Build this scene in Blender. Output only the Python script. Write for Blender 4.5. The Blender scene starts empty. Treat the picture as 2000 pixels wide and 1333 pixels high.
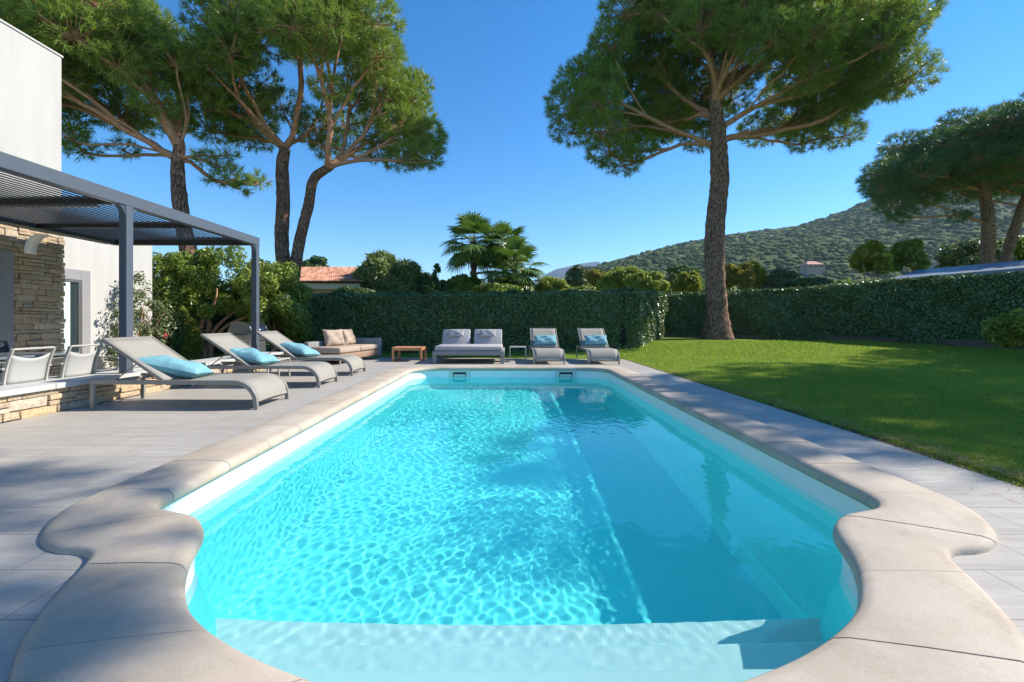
import bpy, math, random
import numpy as np
from mathutils import Vector, Matrix, geometry
R = math.radians
random.seed(7)
rng = np.random.default_rng(7)
sc = bpy.context.scene
C = sc.collection

# ------------------------------------------------------------------ camera
CH = 1.1          # camera height over the pool deck
FP, VX, VY = 889.0, 990.0, 627.0   # focal length and vanishing point in pixels of the photo (2000 wide)
cam = bpy.data.objects.new('camera', bpy.data.cameras.new('camera'))
C.objects.link(cam); sc.camera = cam
cam.location = (0, 0, CH); cam.rotation_euler = (R(90), 0, 0)
cam.data.sensor_width = 36; cam.data.lens = 36*FP/2000
cam.data.shift_x = (1000-VX)/2000; cam.data.shift_y = -(666.5-VY)/2000
cam.data.clip_start = .05; cam.data.clip_end = 30000

# ------------------------------------------------------------------ sky and sun
SDIR = Vector((1.22, .26, 1.0)).normalized()
w = bpy.data.worlds.new('World'); sc.world = w; w.use_nodes = True
nt = w.node_tree
sky = nt.nodes.new('ShaderNodeTexSky'); sky.sky_type = 'NISHITA'; sky.sun_disc = False
sky.sun_elevation = math.asin(SDIR.z); sky.sun_rotation = math.atan2(SDIR.x, SDIR.y)
sky.air_density = 1.15; sky.dust_density = 0; sky.ozone_density = 4.0; sky.altitude = 1500
hs = nt.nodes.new('ShaderNodeHueSaturation'); hs.inputs['Saturation'].default_value = 1.32
nt.links.new(sky.outputs[0], hs.inputs['Color']); nt.links.new(hs.outputs[0], nt.nodes['Background'].inputs[0])
nt.nodes['Background'].inputs[1].default_value = .115
sun = bpy.data.objects.new('sun', bpy.data.lights.new('sun', 'SUN')); C.objects.link(sun)
sun.data.energy = 4.3; sun.data.angle = R(.53); sun.data.color = (1.0, .92, .80)
sun.rotation_euler = (-SDIR).to_track_quat('-Z', 'Y').to_euler()
sun.data.cycles.is_caustics_light = True
sc.view_settings.view_transform = 'Standard'; sc.view_settings.look = 'None'
sc.view_settings.exposure = 0.95; sc.view_settings.gamma = 1
sc.cycles.max_bounces = 12; sc.cycles.transmission_bounces = 12; sc.cycles.transparent_max_bounces = 16
sc.cycles.use_denoising = True

# ------------------------------------------------------------------ helpers
def at(px, py, D):
    """world point at distance D that stands at this place of the photo"""
    return Vector(((px-VX)/FP*D, D, CH-(py-VY)/FP*D))

def lerp(a, b, t): return a+(b-a)*t
def smooth(t): t = max(0., min(1., t)); return t*t*(3-2*t)

class MB:
    def __init__(s): s.v = []; s.f = []
    def add(s, v, f):
        o = len(s.v); s.v += [tuple(p) for p in v]; s.f += [tuple(i+o for i in q) for q in f]; return s
    def box(s, lo, hi, M=None):
        x0, y0, z0 = lo; x1, y1, z1 = hi
        v = [Vector(p) for p in ((x0,y0,z0),(x1,y0,z0),(x1,y1,z0),(x0,y1,z0),(x0,y0,z1),(x1,y0,z1),(x1,y1,z1),(x0,y1,z1))]
        if M is not None: v = [M @ p for p in v]
        return s.add(v, ((0,3,2,1),(4,5,6,7),(0,1,5,4),(1,2,6,5),(2,3,7,6),(3,0,4,7)))
    def tube(s, path, rad, n=8, cap=True, up=None):
        """round tube along path; rad is a number or one per point"""
        path = [Vector(p) for p in path]; m = len(path)
        rad = [rad]*m if isinstance(rad, (int, float)) else rad
        u = None; rings = []
        for i in range(m):
            t = (path[min(i+1, m-1)]-path[max(i-1, 0)]).normalized()
            if u is None: u = t.orthogonal().normalized() if up is None else (Vector(up)-t*t.dot(Vector(up))).normalized()
            else: u = (u-t*u.dot(t)).normalized()
            v = t.cross(u)
            rings.append([path[i]+(u*math.cos(2*math.pi*k/n)+v*math.sin(2*math.pi*k/n))*rad[i] for k in range(n)])
        V = [p for r in rings for p in r]; F = []
        for i in range(m-1):
            for k in range(n): a, b = i*n+k, i*n+(k+1) % n; F.append((a, b, b+n, a+n))
        if cap: F.append(tuple(range(n-1, -1, -1))); F.append(tuple((m-1)*n+k for k in range(n)))
        return s.add(V, F)
    def bar(s, path, wd, ht, side):
        """rectangular bar along path: wd along 'side', ht across"""
        path = [Vector(p) for p in path]; m = len(path); S = Vector(side).normalized(); V = []; F = []
        for i in range(m):
            t = (path[min(i+1, m-1)]-path[max(i-1, 0)]).normalized(); nn = S.cross(t).normalized()
            for a, b in ((-1,-1),(1,-1),(1,1),(-1,1)): V.append(path[i]+S*(a*wd/2)+nn*(b*ht/2))
        for i in range(m-1):
            for k in range(4): a, b = i*4+k, i*4+(k+1) % 4; F.append((a, b, b+4, a+4))
        F.append((3,2,1,0)); F.append(tuple((m-1)*4+k for k in range(4)))
        return s.add(V, F)
    def lathe(s, prof, c=(0,0,0), n=24, M=None):
        V = []; F = []
        for r, z in prof:
            for k in range(n):
                p = Vector((r*math.cos(2*math.pi*k/n), r*math.sin(2*math.pi*k/n), z))
                if M is not None: p = M @ p
                V.append(p+Vector(c))
        for i in range(len(prof)-1):
            for k in range(n): a, b = i*n+k, i*n+(k+1) % n; F.append((a, b, b+n, a+n))
        return s.add(V, F)
    def prism(s, poly, z0, z1):
        n = len(poly); V = [(x, y, z0) for x, y in poly]+[(x, y, z1) for x, y in poly]
        return s.add(V, [tuple(range(n-1, -1, -1)), tuple(range(n, 2*n))]+[(k, (k+1) % n, (k+1) % n+n, k+n) for k in range(n)])
    def build(s, name, mat, parent=None, sm=False, bevel=0, M=None):
        me = bpy.data.meshes.new(name); me.from_pydata([tuple(M @ Vector(p)) for p in s.v] if M is not None else s.v, [], s.f)
        return finish(name, me, mat, parent, sm, bevel)

def finish(name, me, mat, parent=None, sm=False, bevel=0):
    if sm: me.shade_smooth()
    me.materials.append(mat); me.update()
    o = bpy.data.objects.new(name, me); C.objects.link(o)
    if parent is not None: o.parent = parent
    if bevel:
        b = o.modifiers.new('bevel', 'BEVEL'); b.width = bevel; b.segments = 2; b.limit_method = 'ANGLE'; b.angle_limit = R(40)
    return o

def np_mesh(name, V, F, mat, parent=None, sm=False):
    """V (n,3) float array, F (m,k) int array"""
    V = np.asarray(V, np.float32); F = np.asarray(F, np.int32); k = F.shape[1]
    me = bpy.data.meshes.new(name); me.vertices.add(len(V)); me.vertices.foreach_set('co', V.ravel())
    me.loops.add(F.size); me.loops.foreach_set('vertex_index', F.ravel())
    me.polygons.add(len(F)); me.polygons.foreach_set('loop_start', np.arange(0, F.size, k, dtype=np.int32))
    me.polygons.foreach_set('loop_total', np.full(len(F), k, np.int32))
    me.update(calc_edges=True)
    return finish(name, me, mat, parent, sm)

def thing(name, label, cat, loc=(0,0,0), rz=0, group=None):
    o = bpy.data.objects.new(name, None); C.objects.link(o); o.empty_display_size = .2
    o.location = loc; o.rotation_euler = (0, 0, rz); tag(o, label, cat, group); return o
def tag(o, label=None, cat=None, group=None, kind=None):
    if label: o['label'] = label
    if cat: o['category'] = cat
    if group: o['group'] = group
    if kind: o['kind'] = kind
    return o
def struct(o): o['kind'] = 'structure'; return o
def dup(root, loc, rz, label, sub=()):
    """a copy of a thing with its parts and sub-parts"""
    r = root.copy(); C.objects.link(r); r.location = loc; r.rotation_euler = (0, 0, rz); r['label'] = label
    for ch in root.children:
        c = ch.copy(); C.objects.link(c); c.parent = r
        for g in ch.children:
            d = g.copy(); C.objects.link(d); d.parent = c
    return r

# ------------------------------------------------------------------ materials
class N:
    """small node-graph writer"""
    def __init__(s, name):
        s.m = bpy.data.materials.new(name); s.m.use_nodes = True; s.t = s.m.node_tree; s.t.nodes.clear()
        s.out = s.n('OutputMaterial')
    def n(s, kind, **kw):
        x = s.t.nodes.new('ShaderNode'+kind)
        for k, v in kw.items(): setattr(x, k, v)
        return x
    def put(s, sock, v):
        if isinstance(v, bpy.types.NodeSocket): s.t.links.new(v, sock)
        elif isinstance(v, (tuple, list)) and len(v) == 3 and sock.type == 'RGBA': sock.default_value = (*v, 1)
        else: sock.default_value = v
    def coord(s, kind='Object', scale=(1,1,1), rot=(0,0,0)):
        c = s.n('TexCoord').outputs[kind] if kind != 'World' else s.n('NewGeometry').outputs['Position']
        mp = s.n('Mapping'); s.put(mp.inputs[0], c); mp.inputs['Scale'].default_value = scale; mp.inputs['Rotation'].default_value = rot
        return mp.outputs[0]
    def noise(s, vec, scale, detail=4, rough=.55, dist=0):
        x = s.n('TexNoise'); s.put(x.inputs['Vector'], vec); x.inputs['Scale'].default_value = scale
        x.inputs['Detail'].default_value = detail; x.inputs['Roughness'].default_value = rough; x.inputs['Distortion'].default_value = dist
        return x.outputs['Fac']
    def ramp(s, fac, stops):
        x = s.n('ValToRGB'); s.put(x.inputs[0], fac); e = x.color_ramp.elements
        while len(e) < len(stops): e.new(.5)
        for k, (p, c) in enumerate(stops):
            e[k].position = p; e[k].color = (*c, 1) if isinstance(c, (tuple, list)) else (c, c, c, 1)
        return x.outputs[0]
    def mix(s, fac, a, b, kind='MIX'):
        x = s.n('Mix', data_type='RGBA', blend_type=kind); s.put(x.inputs[0], fac); s.put(x.inputs[6], a); s.put(x.inputs[7], b)
        return x.outputs[2]
    def math(s, op, a, b=0.):
        x = s.n('Math', operation=op); s.put(x.inputs[0], a); s.put(x.inputs[1], b); return x.outputs[0]
    def bump(s, h, strength=.3, dist=.01, nrm=None):
        x = s.n('Bump'); s.put(x.inputs['Height'], h); x.inputs['Strength'].default_value = strength; x.inputs['Distance'].default_value = dist
        if nrm is not None: s.put(x.inputs['Normal'], nrm)
        return x.outputs[0]
    def principled(s, col, rough=.6, metal=0, nrm=None, spec=.5, **kw):
        p = s.n('BsdfPrincipled'); s.put(p.inputs['Base Color'], col); s.put(p.inputs['Roughness'], rough); s.put(p.inputs['Metallic'], metal)
        p.inputs['Specular IOR Level'].default_value = spec
        for k, v in kw.items(): s.put(p.inputs[k.replace('_', ' ')], v)
        if nrm is not None: s.put(p.inputs['Normal'], nrm)
        s.put(s.out.inputs[0], p.outputs[0]); return s.m
    def rnd(s): return s.n('NewGeometry').outputs['Random Per Island']

def mat_plain(name, col, rough=.6, metal=0, var=.12, scale=6, bump=.08, spec=.5):
    q = N(name); v = q.coord('Object'); f = q.noise(v, scale, 6)
    c = q.mix(f, tuple(x*(1-var) for x in col), tuple(min(1, x*(1+var)) for x in col))
    r = q.math('ADD', q.math('MULTIPLY', q.noise(v, scale*4, 3), .15), rough-.07)
    return q.principled(c, r, metal, q.bump(q.noise(v, scale*12, 3), bump, .004), spec)

def mat_leaf(name, stops, trans=.3, rough=.45, spec=.4, nscale=.8):
    """leaf: colour differs from leaf to leaf and slowly through the plant; some light passes through"""
    q = N(name); f = q.math('ADD', q.math('MULTIPLY', q.rnd(), .55), q.math('MULTIPLY', q.noise(q.coord('World'), nscale, 2), .45))
    c = q.ramp(f, stops)
    p = q.n('BsdfPrincipled'); q.put(p.inputs['Base Color'], c); p.inputs['Roughness'].default_value = rough; p.inputs['Specular IOR Level'].default_value = spec
    t = q.n('BsdfTranslucent'); q.put(t.inputs[0], q.mix(.5, c, (.16, .22, .02)))
    m = q.n('MixShader'); m.inputs[0].default_value = trans; q.put(m.inputs[1], p.outputs[0]); q.put(m.inputs[2], t.outputs[0])
    q.put(q.out.inputs[0], m.outputs[0]); return q.m

def mat_tiles():
    q = N('deck_tiles'); v = q.coord('World')
    b = q.n('TexBrick'); b.offset = .5; b.squash = 1
    mp = q.n('Mapping'); q.put(mp.inputs[0], q.n('NewGeometry').outputs['Position']); mp.inputs['Location'].default_value = (-.12, .0, 0)
    q.put(b.inputs['Vector'], mp.outputs[0]); b.inputs['Scale'].default_value = 1
    b.inputs['Brick Width'].default_value = .66; b.inputs['Row Height'].default_value = .335
    b.inputs['Mortar Size'].default_value = .0022; b.inputs['Mortar Smooth'].default_value = .1; b.inputs['Bias'].default_value = 0
    b.inputs['Color1'].default_value = (.40,.375,.335,1); b.inputs['Color2'].default_value = (.46,.435,.395,1)
    grain = q.noise(q.coord('World', (.9, 9, 1)), 2.2, 9, .68, .8)
    blot = q.noise(v, .7, 5, .6)
    c = q.mix(q.ramp(grain, [(.32, .0), (.68, 1.)]), q.mix(.7, b.outputs[0], (.30,.27,.23)), q.mix(.25, b.outputs[0], (.52,.50,.46)))
    c = q.mix(q.math('MULTIPLY', q.ramp(blot, [(.4, 0.), (.75, 1.)]), .35), c, (.33,.30,.26))
    c = q.mix(b.outputs['Fac'], c, (.13,.12,.11))
    h = q.math('SUBTRACT', q.math('MULTIPLY', grain, .25), b.outputs['Fac'])
    return q.principled(c, q.math('ADD', q.math('MULTIPLY', grain, .25), .42), 0, q.bump(h, .35, .003), .4)

def mat_coping():
    q = N('cast_stone'); v = q.coord('World')
    f = q.noise(v, 2.3, 6, .6); g = q.noise(v, 90, 4, .7); s = q.noise(v, 230, 2, .5)
    c = q.ramp(f, [(.28, (.38,.315,.245)), (.5, (.465,.40,.325)), (.75, (.54,.48,.41))])
    c = q.mix(q.math('MULTIPLY', q.ramp(g, [(.30, 1.), (.5, 0.)]), .5), c, (.36,.30,.24))
    c = q.mix(q.math('MULTIPLY', q.ramp(s, [(.62, 0.), (.72, 1.)]), .35), c, (.82,.79,.74))
    c = q.mix(q.math('MULTIPLY', q.rnd(), .30), c, (.42,.34,.25))
    st = q.noise(v, 1.1, 7, .75, 1.2); c = q.mix(q.math('MULTIPLY', q.ramp(st, [(.50, 0.), (.62, 1.)]), .28), c, (.27,.22,.17))
    pr = q.n('TexVoronoi'); q.put(pr.inputs['Vector'], v); pr.inputs['Scale'].default_value = 75; pit = q.ramp(pr.outputs['Distance'], [(.10, 1.), (.17, 0.)])
    c = q.mix(q.math('MULTIPLY', q.math('MULTIPLY', pit, q.ramp(q.noise(v, 14, 2), [(.5, 0.), (.6, 1.)])), .6), c, (.16,.12,.09))
    return q.principled(c, .78, 0, q.bump(q.math('ADD', g, q.math('MULTIPLY', s, .6)), .35, .0025), .3)

M = {}
M['tiles'] = mat_tiles(); M['coping'] = mat_coping()
M['grout'] = mat_plain('grout', (.13,.115,.10), .9)
q = N('white_liner'); M['liner'] = q.principled(q.mix(q.noise(q.coord('World'), 1.5, 4), (.80,.83,.83), (.86,.88,.87)), .35, 0, None, .4)
q = N('pool_water')
g = q.n('BsdfGlass'); g.inputs['IOR'].default_value = 1.33; g.inputs['Color'].default_value = (.82,.975,.98,1); g.inputs['Roughness'].default_value = 0; q.put(q.out.inputs[0], g.outputs[0])
M['water'] = q.m
q = N('depth_tinted_shell'); M['depth_tint'] = q.principled(q.mix(q.noise(q.coord('World'), 1.2, 4), (.14,.84,.88), (.19,.88,.91)), .35, 0, None, .4)  # white shell coloured turquoise to stand in for light absorbed by deep water
q = N('shallow_tinted_steps'); M['shallow_tint'] = q.principled(q.mix(q.noise(q.coord('World'), 1.2, 4), (.56,.68,.70), (.62,.73,.75)), .35, 0, None, .4)  # paler copy for the steps: less light lost in shallow water, put into colour

# ------------------------------------------------------------------ swimming pool
PX = .06
far_y = 10.5
RI = [(2.20,9.2),(2.20,8.0),(2.20,6.5),(2.20,5.0),(2.20,3.8),(2.20,3.1),(2.20,2.85),(2.17,2.70),(2.08,2.60),(1.94,2.545),(1.80,2.49),(1.70,2.39),(1.635,2.28),(1.55,2.08),(1.43,1.88),(1.28,1.70),(1.08,1.55),(.84,1.42),(.56,1.31),(.28,1.24),(0,1.22)]
RO = [(2.63,9.2),(2.63,8.0),(2.63,6.5),(2.63,5.0),(2.63,3.8),(2.63,3.1),(2.62,2.85),(2.60,2.66),(2.55,2.50),(2.45,2.34),(2.33,2.22),(2.19,2.15),(2.05,2.13),(1.955,2.06),(1.87,1.86),(1.76,1.64),(1.62,1.44),(1.34,1.17),(.92,.92),(.46,.80),(0,.76)]
def farc(r, ox, oy, n=7):   # quarter turn at the far corner
    return [(ox-r+r*math.cos(t), oy-r+r*math.sin(t)) for t in [math.pi/2*k/n for k in range(n+1)]]
RI = list(reversed(farc(.62, 2.20, far_y)))+RI
RO = list(reversed(farc(.75, 2.63, far_y+.43)))+RO
def dens(pl, step=.06):
    """both outlines resampled to the same count"""
    out = []
    for (a, b) in zip(pl[:-1], pl[1:]): out.append((a, b))
    return out
def catmull(P, k):
    Q = []; n = len(P)
    for i in range(n-1):
        p0, p1, p2, p3 = P[max(i-1,0)], P[i], P[i+1], P[min(i+2,n-1)]
        for j in range(k):
            t = j/k
            Q.append(tuple(.5*((2*p1[d])+(-p0[d]+p2[d])*t+(2*p0[d]-5*p1[d]+4*p2[d]-p3[d])*t*t+(-p0[d]+3*p1[d]-3*p2[d]+p3[d])*t**3) for d in range(len(p1))))
    Q.append(P[-1]); return Q
def lin(P, k):
    return [tuple(lerp(P[i][d], P[i+1][d], j/k) for d in range(2)) for i in range(len(P)-1) for j in range(k)]+[P[-1]]
nf = 8+6   # straight part is linear, the bay is a spline
ci = lin(RI[:nf+1], 6)[:-1]+catmull(RI[nf:], 6); co = lin(RO[:nf+1], 6)[:-1]+catmull(RO[nf:], 6)
top = [(lerp(-RI[0][0], RI[0][0], k/24), far_y) for k in range(24)]; topo = [(lerp(-RO[0][0], RO[0][0], k/24), far_y+.43) for k in range(24)]
INN = top+ci+[(-x, y) for x, y in reversed(ci)][1:-1]
OUT = topo+co+[(-x, y) for x, y in reversed(co)][1:-1]
INN = [(x+PX, y) for x, y in INN]; OUT = [(x+PX, y) for x, y in OUT]
NI = len(INN)

pool = thing('swimming_pool', 'long white lined swimming pool with rounded stone coping and curved step bay', 'swimming pool', (PX, 6, 0))
PM = Matrix.Translation((-PX, -6, 0))
def inset(p, a, b):   # towards the floor outline
    x, y = p; X = PX+(x-PX)*(1-a/2.2); Y = y+b*(1-2*(y-1.2)/(far_y-1.2)); return X, Y
prof = [(-.05, 0, 0, 0), (-.27, 0, 0, 0), (-.32, .012, .01, 0), (-1.25, .16, .12, 0), (-1.45, .22, .17, 0), (-1.56, .30, .24, 0), (-1.60, .42, .34, 0)]
mb = MB(); V = []; F = []
for z, a, b, _ in prof:
    for p in INN: X, Y = inset(p, a, b); V.append((X, Y, z))
for i in range(len(prof)-1):
    for k in range(NI): k2 = (k+1) % NI; F.append((i*NI+k, i*NI+k2, (i+1)*NI+k2, (i+1)*NI+k))
split = 2*NI
MB().add(V[:3*NI], F[:split]).build('pool_wall', M['liner'], pool, True, M=PM)
mb.add(V, F[split:]); base = [V[(len(prof)-1)*NI+k] for k in range(NI)]
tri = geometry.tessellate_polygon([[Vector(p) for p in base]]); mb.add(base, tri)
shell = mb.build('shell', M['depth_tint'], pool, True, M=PM)
xs = 1.78; sp = [(.9,-1.5),(.9,-.36),(1.82,-.36),(1.82,-.62),(2.15,-.62),(2.15,-.88),(2.50,-.88),(2.50,-1.5)]; n = len(sp)
MB().add([(PX-xs, y, z) for y, z in sp]+[(PX+xs, y, z) for y, z in sp], [tuple(range(n-1,-1,-1)), tuple(range(n, 2*n))]+[(k, (k+1) % n, (k+1) % n+n, k+n) for k in range(n)]).build('steps', M['shallow_tint'], pool, False, .02, M=PM)

# coping stones with open joints over a recessed bed
def sweep(mb, k0, k1, prof, cap=True):
    V = []; n = len(prof)
    for k in k0:
        a = Vector(INN[k % NI]) if isinstance(k, int) else None
        V += []
    return V
def along(path, s):   # s in index units, fractional
    i = int(math.floor(s)) % NI; f = s-math.floor(s); a, b = path[i], path[(i+1) % NI]
    return Vector((lerp(a[0], b[0], f), lerp(a[1], b[1], f)))
cl = [0.0]
mid = [((INN[k][0]+OUT[k][0])/2, (INN[k][1]+OUT[k][1])/2) for k in range(NI)]
for k in range(NI): cl.append(cl[-1]+math.dist(mid[k], mid[(k+1) % NI]))
L = cl[-1]
def s_of(d):
    d %= L; k = int(np.searchsorted(cl, d, side='right'))-1; k = min(k, NI-1)
    return k+(d-cl[k])/max(1e-9, cl[k+1]-cl[k])
cprof = [(.02, -.055), (-.025, -.050), (-.040, -.030), (-.040, -.008), (-.030, .016), (-.008, .032), (.03, .040), (.2, .043), (.39, .040), (.415, .032), (.43, .015), (.43, -.03)]
def copsec(d, prof, sc_=1.):
    s = s_of(d); a, b = along(INN, s), along(OUT, s); wd = (b-a).length; u = (b-a)/wd
    return [(*(a+u*(t*wd/.43 if t > 0 else t)), z) for t, z in prof]
nst = int(round(L/.585)); edges = [L*k/nst for k in range(nst+1)]
# joints sit where the bay meets the straight side
mb = MB()
for k in range(nst):
    d0, d1 = edges[k]+.003, edges[k+1]-.003; n = 10; V = []; m = len(cprof); dz = random.uniform(-.0012, .0012)
    for j in range(n+1):
        V += [(x, y, z+dz) for x, y, z in copsec(lerp(d0, d1, j/n), cprof)]
    F = [(j*m+i, j*m+i+1, (j+1)*m+i+1, (j+1)*m+i) for j in range(n) for i in range(m-1)]
    F += [tuple(range(m-1, -1, -1)), tuple(n*m+i for i in range(m))]
    mb.add(V, F)
cop = mb.build('coping', M['coping'], pool, False, M=PM); cop.data.shade_smooth()
e = cop.modifiers.new('es', 'EDGE_SPLIT'); e.split_angle = R(50)
bp = [(.0, -.052), (-.022, -.044), (-.032, -.03), (-.032, -.008), (-.022, .010), (0, .024), (.03, .031), (.39, .031), (.42, .02), (.424, -.03)]
V = []; n = 400; m = len(bp)
for j in range(n): V += copsec(L*j/n, bp)
F = [(j*m+i, j*m+i+1, ((j+1) % n)*m+i+1, ((j+1) % n)*m+i) for j in range(n) for i in range(m-1)]
MB().add(V, F).build('coping_bed', M['grout'], pool, True, M=PM)

# water
WL = -.20
nx, ny = 290, 600
xs = np.linspace(-2.5, 2.6, nx); ys = np.linspace(.9, 10.8, ny); X, Y = np.meshgrid(xs, ys); Z = np.zeros_like(X)
wr = np.random.default_rng(3)
for lam, amp, cnt in ((1.5, .0008, 5), (.6, .00030, 6), (.24, .00013, 8), (.12, .00010, 16), (.068, .000050, 20)):
    for _ in range(cnt):
        a = wr.uniform(0, 2*np.pi); k = 2*np.pi/(lam*wr.uniform(.75, 1.3)); ph = wr.uniform(0, 6.3)
        wx = X+.12*np.sin(1.7*Y+ph)+.05*np.sin(5*Y+2*ph); wy = Y+.12*np.sin(1.9*X+ph)+.05*np.sin(4.3*X)
        Z += amp*np.sin(k*(wx*np.cos(a)+wy*np.sin(a))+ph)*wr.uniform(.5, 1)
# livelier in mid-pool than at the near steps
pt_ = .5+.25*(np.sin(X*1.9+1.3*np.sin(Y*1.1)+1)+np.sin(Y*1.6+1.5*np.sin(X*1.3)+2)); pt2 = .5+.5*np.sin(X*4.3+2*np.sin(Y*2.2))*np.sin(Y*3.9+1.5*np.sin(X*2.7))
Z *= (.45+.75*pt_+.35*pt2)
Z *= .32+.75*np.clip((Y-2.0)/2.5, 0, 1)*(1-.35*np.clip((Y-5)/5, 0, 1))
V = np.stack([X, Y, Z+WL], -1).reshape(-1, 3); idx = np.arange(nx*ny).reshape(ny, nx)
F = np.stack([idx[:-1,:-1], idx[:-1,1:], idx[1:,1:], idx[1:,:-1]], -1).reshape(-1, 4)
# closed below, outside the shell
rim = np.concatenate([idx[0,:-1], idx[:-1,-1], idx[-1,:0:-1], idx[:0:-1,0]])
low = V[rim].copy(); low[:,2] = -1.85; o = len(V); nr = len(rim)
F2 = np.stack([rim, np.arange(nr)+o, (np.arange(nr)+1) % nr+o, np.roll(rim, -1)], -1)
V = np.concatenate([V, low, [[0, 5.8, -1.85]]]); ctr = len(V)-1
me = bpy.data.meshes.new('pool_water')
faces = F.tolist()+F2.tolist()+[(int((i+1) % nr+o), int(i+o), ctr) for i in range(nr)]
me.from_pydata(V.tolist(), [], faces)
water = struct(finish('pool_water', me, M['water'], None, True))
water.cycles.is_caustics_caster = True
for o_ in [shell]+[c for c in pool.children]: o_.cycles.is_caustics_receiver = True

# deck with the pool cut out
deck = [(-5.42,-2.0),(3.40,-2.0),(3.40,6.0),(3.33,13.0),(-2,13.5),(-6.9,14.0),(-6.9,11.25),(-5.42,11.25)]
hole = [Vector((lerp(INN[k][0], OUT[k][0], .8), lerp(INN[k][1], OUT[k][1], .8), 0)) for k in range(0, NI)]
outer = [Vector((x, y, 0)) for x, y in deck]
tri = geometry.tessellate_polygon([outer, list(reversed(hole))])
mb = MB(); mb.add(outer+list(reversed(hole)), tri)
nd = len(deck); mb.add([(x, y, 0) for x, y in deck]+[(x, y, -.07) for x, y in deck], [(k, (k+1) % nd, (k+1) % nd+nd, k+nd) for k in range(nd)])
struct(mb.build('pool_deck', M['tiles']))
def skimmer(x):
    m = MB(); y = far_y
    for lo, hi in (((x-.25,y-.012,-.205),(x-.15,y+.01,-.065)), ((x+.15,y-.012,-.205),(x+.25,y+.01,-.065)), ((x-.15,y-.012,-.085),(x+.15,y+.01,-.065)), ((x-.15,y-.012,-.205),(x+.15,y+.01,-.19))): m.box(lo, hi)
    f = m.build('skimmer', M['skim'], pool, False, .003, M=PM)
    MB().box((x-.15,y-.006,-.19),(x+.15,y+.008,-.085)).build('mouth', M['black'], f)
    MB().box((x-.13,y-.010,-.185),(x+.13,y-.005,-.135)).build('flap', M['skim'], f, False, .002)
    for c in f.children: c.matrix_parent_inverse = PM.inverted() if False else Matrix(); c.data.transform(PM)
M['skim'] = mat_plain('skimmer_plastic', (.62,.66,.60), .5)
M['black'] = mat_plain('black', (.012,.013,.014), .6)
skimmer(-1.09); skimmer(1.36)
MB().lathe([(0,.02),(.05,.02),(.06,.01),(.06,0)], (0,0,0), 16, Matrix.Translation((.17, far_y, -.30)) @ Matrix.Rotation(R(90), 4, 'X')).build('inlet_nozzle', M['liner'], pool, True, M=PM)

# ------------------------------------------------------------------ more materials
M['alu'] = mat_plain('taupe_powder_coat', (.25,.235,.21), .38, 0, .05, 3, .04)
q = N('taupe_mesh'); v = q.coord('Object'); wv = q.n('TexChecker'); q.put(wv.inputs['Vector'], v); wv.inputs['Scale'].default_value = 420
M['sling'] = q.principled(q.mix(q.noise(v, 4, 5), (.27,.255,.22), (.32,.305,.27)), .75, 0, q.bump(q.noise(v, 300, 2), .25, .001), .25)
M['alu2'] = mat_plain('pale_powder_coat', (.42,.40,.36), .35, 0, .05, 3, .04)
M['sling2'] = mat_plain('pale_mesh', (.40,.40,.385), .7, 0, .05, 5, .1)
def mat_cloth(name, c1, c2, b=.35):
    q = N(name); v = q.coord('Object'); wr_ = q.noise(v, 7, 5, .6, .6)
    return q.principled(q.mix(q.noise(v, 14, 6), c1, c2), .85, 0, q.bump(wr_, b, .03, q.bump(q.noise(v, 260, 2), .2, .0012)), .15)
M['turq'] = mat_cloth('turquoise_cloth', (.14,.33,.39), (.22,.43,.48))
M['beige'] = mat_cloth('beige_cloth', (.37,.285,.225), (.44,.345,.275))
M['brown'] = mat_cloth('brown_cloth', (.28,.18,.13), (.34,.23,.17), .2)
M['greycl'] = mat_cloth('grey_cloth', (.22,.215,.215), (.28,.275,.275), .12)
M['ltgrey'] = mat_cloth('light_grey_cloth', (.34,.33,.34), (.42,.41,.42))
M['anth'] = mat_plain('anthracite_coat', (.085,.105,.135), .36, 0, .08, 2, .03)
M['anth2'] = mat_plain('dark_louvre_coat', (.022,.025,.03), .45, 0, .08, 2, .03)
M['steel'] = mat_plain('stainless', (.55,.55,.56), .3, .9, .05)
M['chrome'] = mat_plain('chrome', (.75,.75,.76), .15, 1, .02)
M['darkgrey'] = mat_plain('dark_grey_mesh', (.06,.07,.085), .6)
q = N('teak'); v = q.coord('Object', (1, 14, 14)); gn = q.noise(v, 3, 8, .6, .5)
M['teak'] = q.principled(q.ramp(gn, [(.3, (.42,.17,.07)), (.55, (.58,.27,.12)), (.75, (.68,.36,.18))]), .5, 0, q.bump(gn, .2, .002), .35)
def mat_stucco(name, c):
    q = N(name); v = q.coord('World'); f = q.noise(v, .8, 7, .65); st = q.noise(q.coord('World', (3, 3, .35)), 1.2, 5)
    col = q.mix(f, tuple(x*.93 for x in c), c); col = q.mix(q.math('MULTIPLY', q.ramp(st, [(.42, 0.), (.7, 1.)]), .38), col, tuple(x*.72 for x in c))
    return q.principled(col, .88, 0, q.bump(q.noise(v, 120, 4, .7), .35, .003), .2)
M['stucco'] = mat_stucco('white_stucco', (.49,.485,.475)); M['greypaint'] = mat_plain('grey_render', (.25,.25,.265), .8)
def mat_stone(name, stops):
    q = N(name); v = q.coord('World'); f = q.math('ADD', q.math('MULTIPLY', q.rnd(), .65), q.math('MULTIPLY', q.noise(v, 5, 6, .65), .35))
    c = q.mix(q.math('MULTIPLY', q.ramp(q.noise(v, 28, 6, .7), [(.35, 1.), (.6, 0.)]), .55), q.ramp(f, stops), (.16,.12,.085))
    return q.principled(c, .88, 0, q.bump(q.noise(v, 22, 8, .7), .9, .012), .2)
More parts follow.
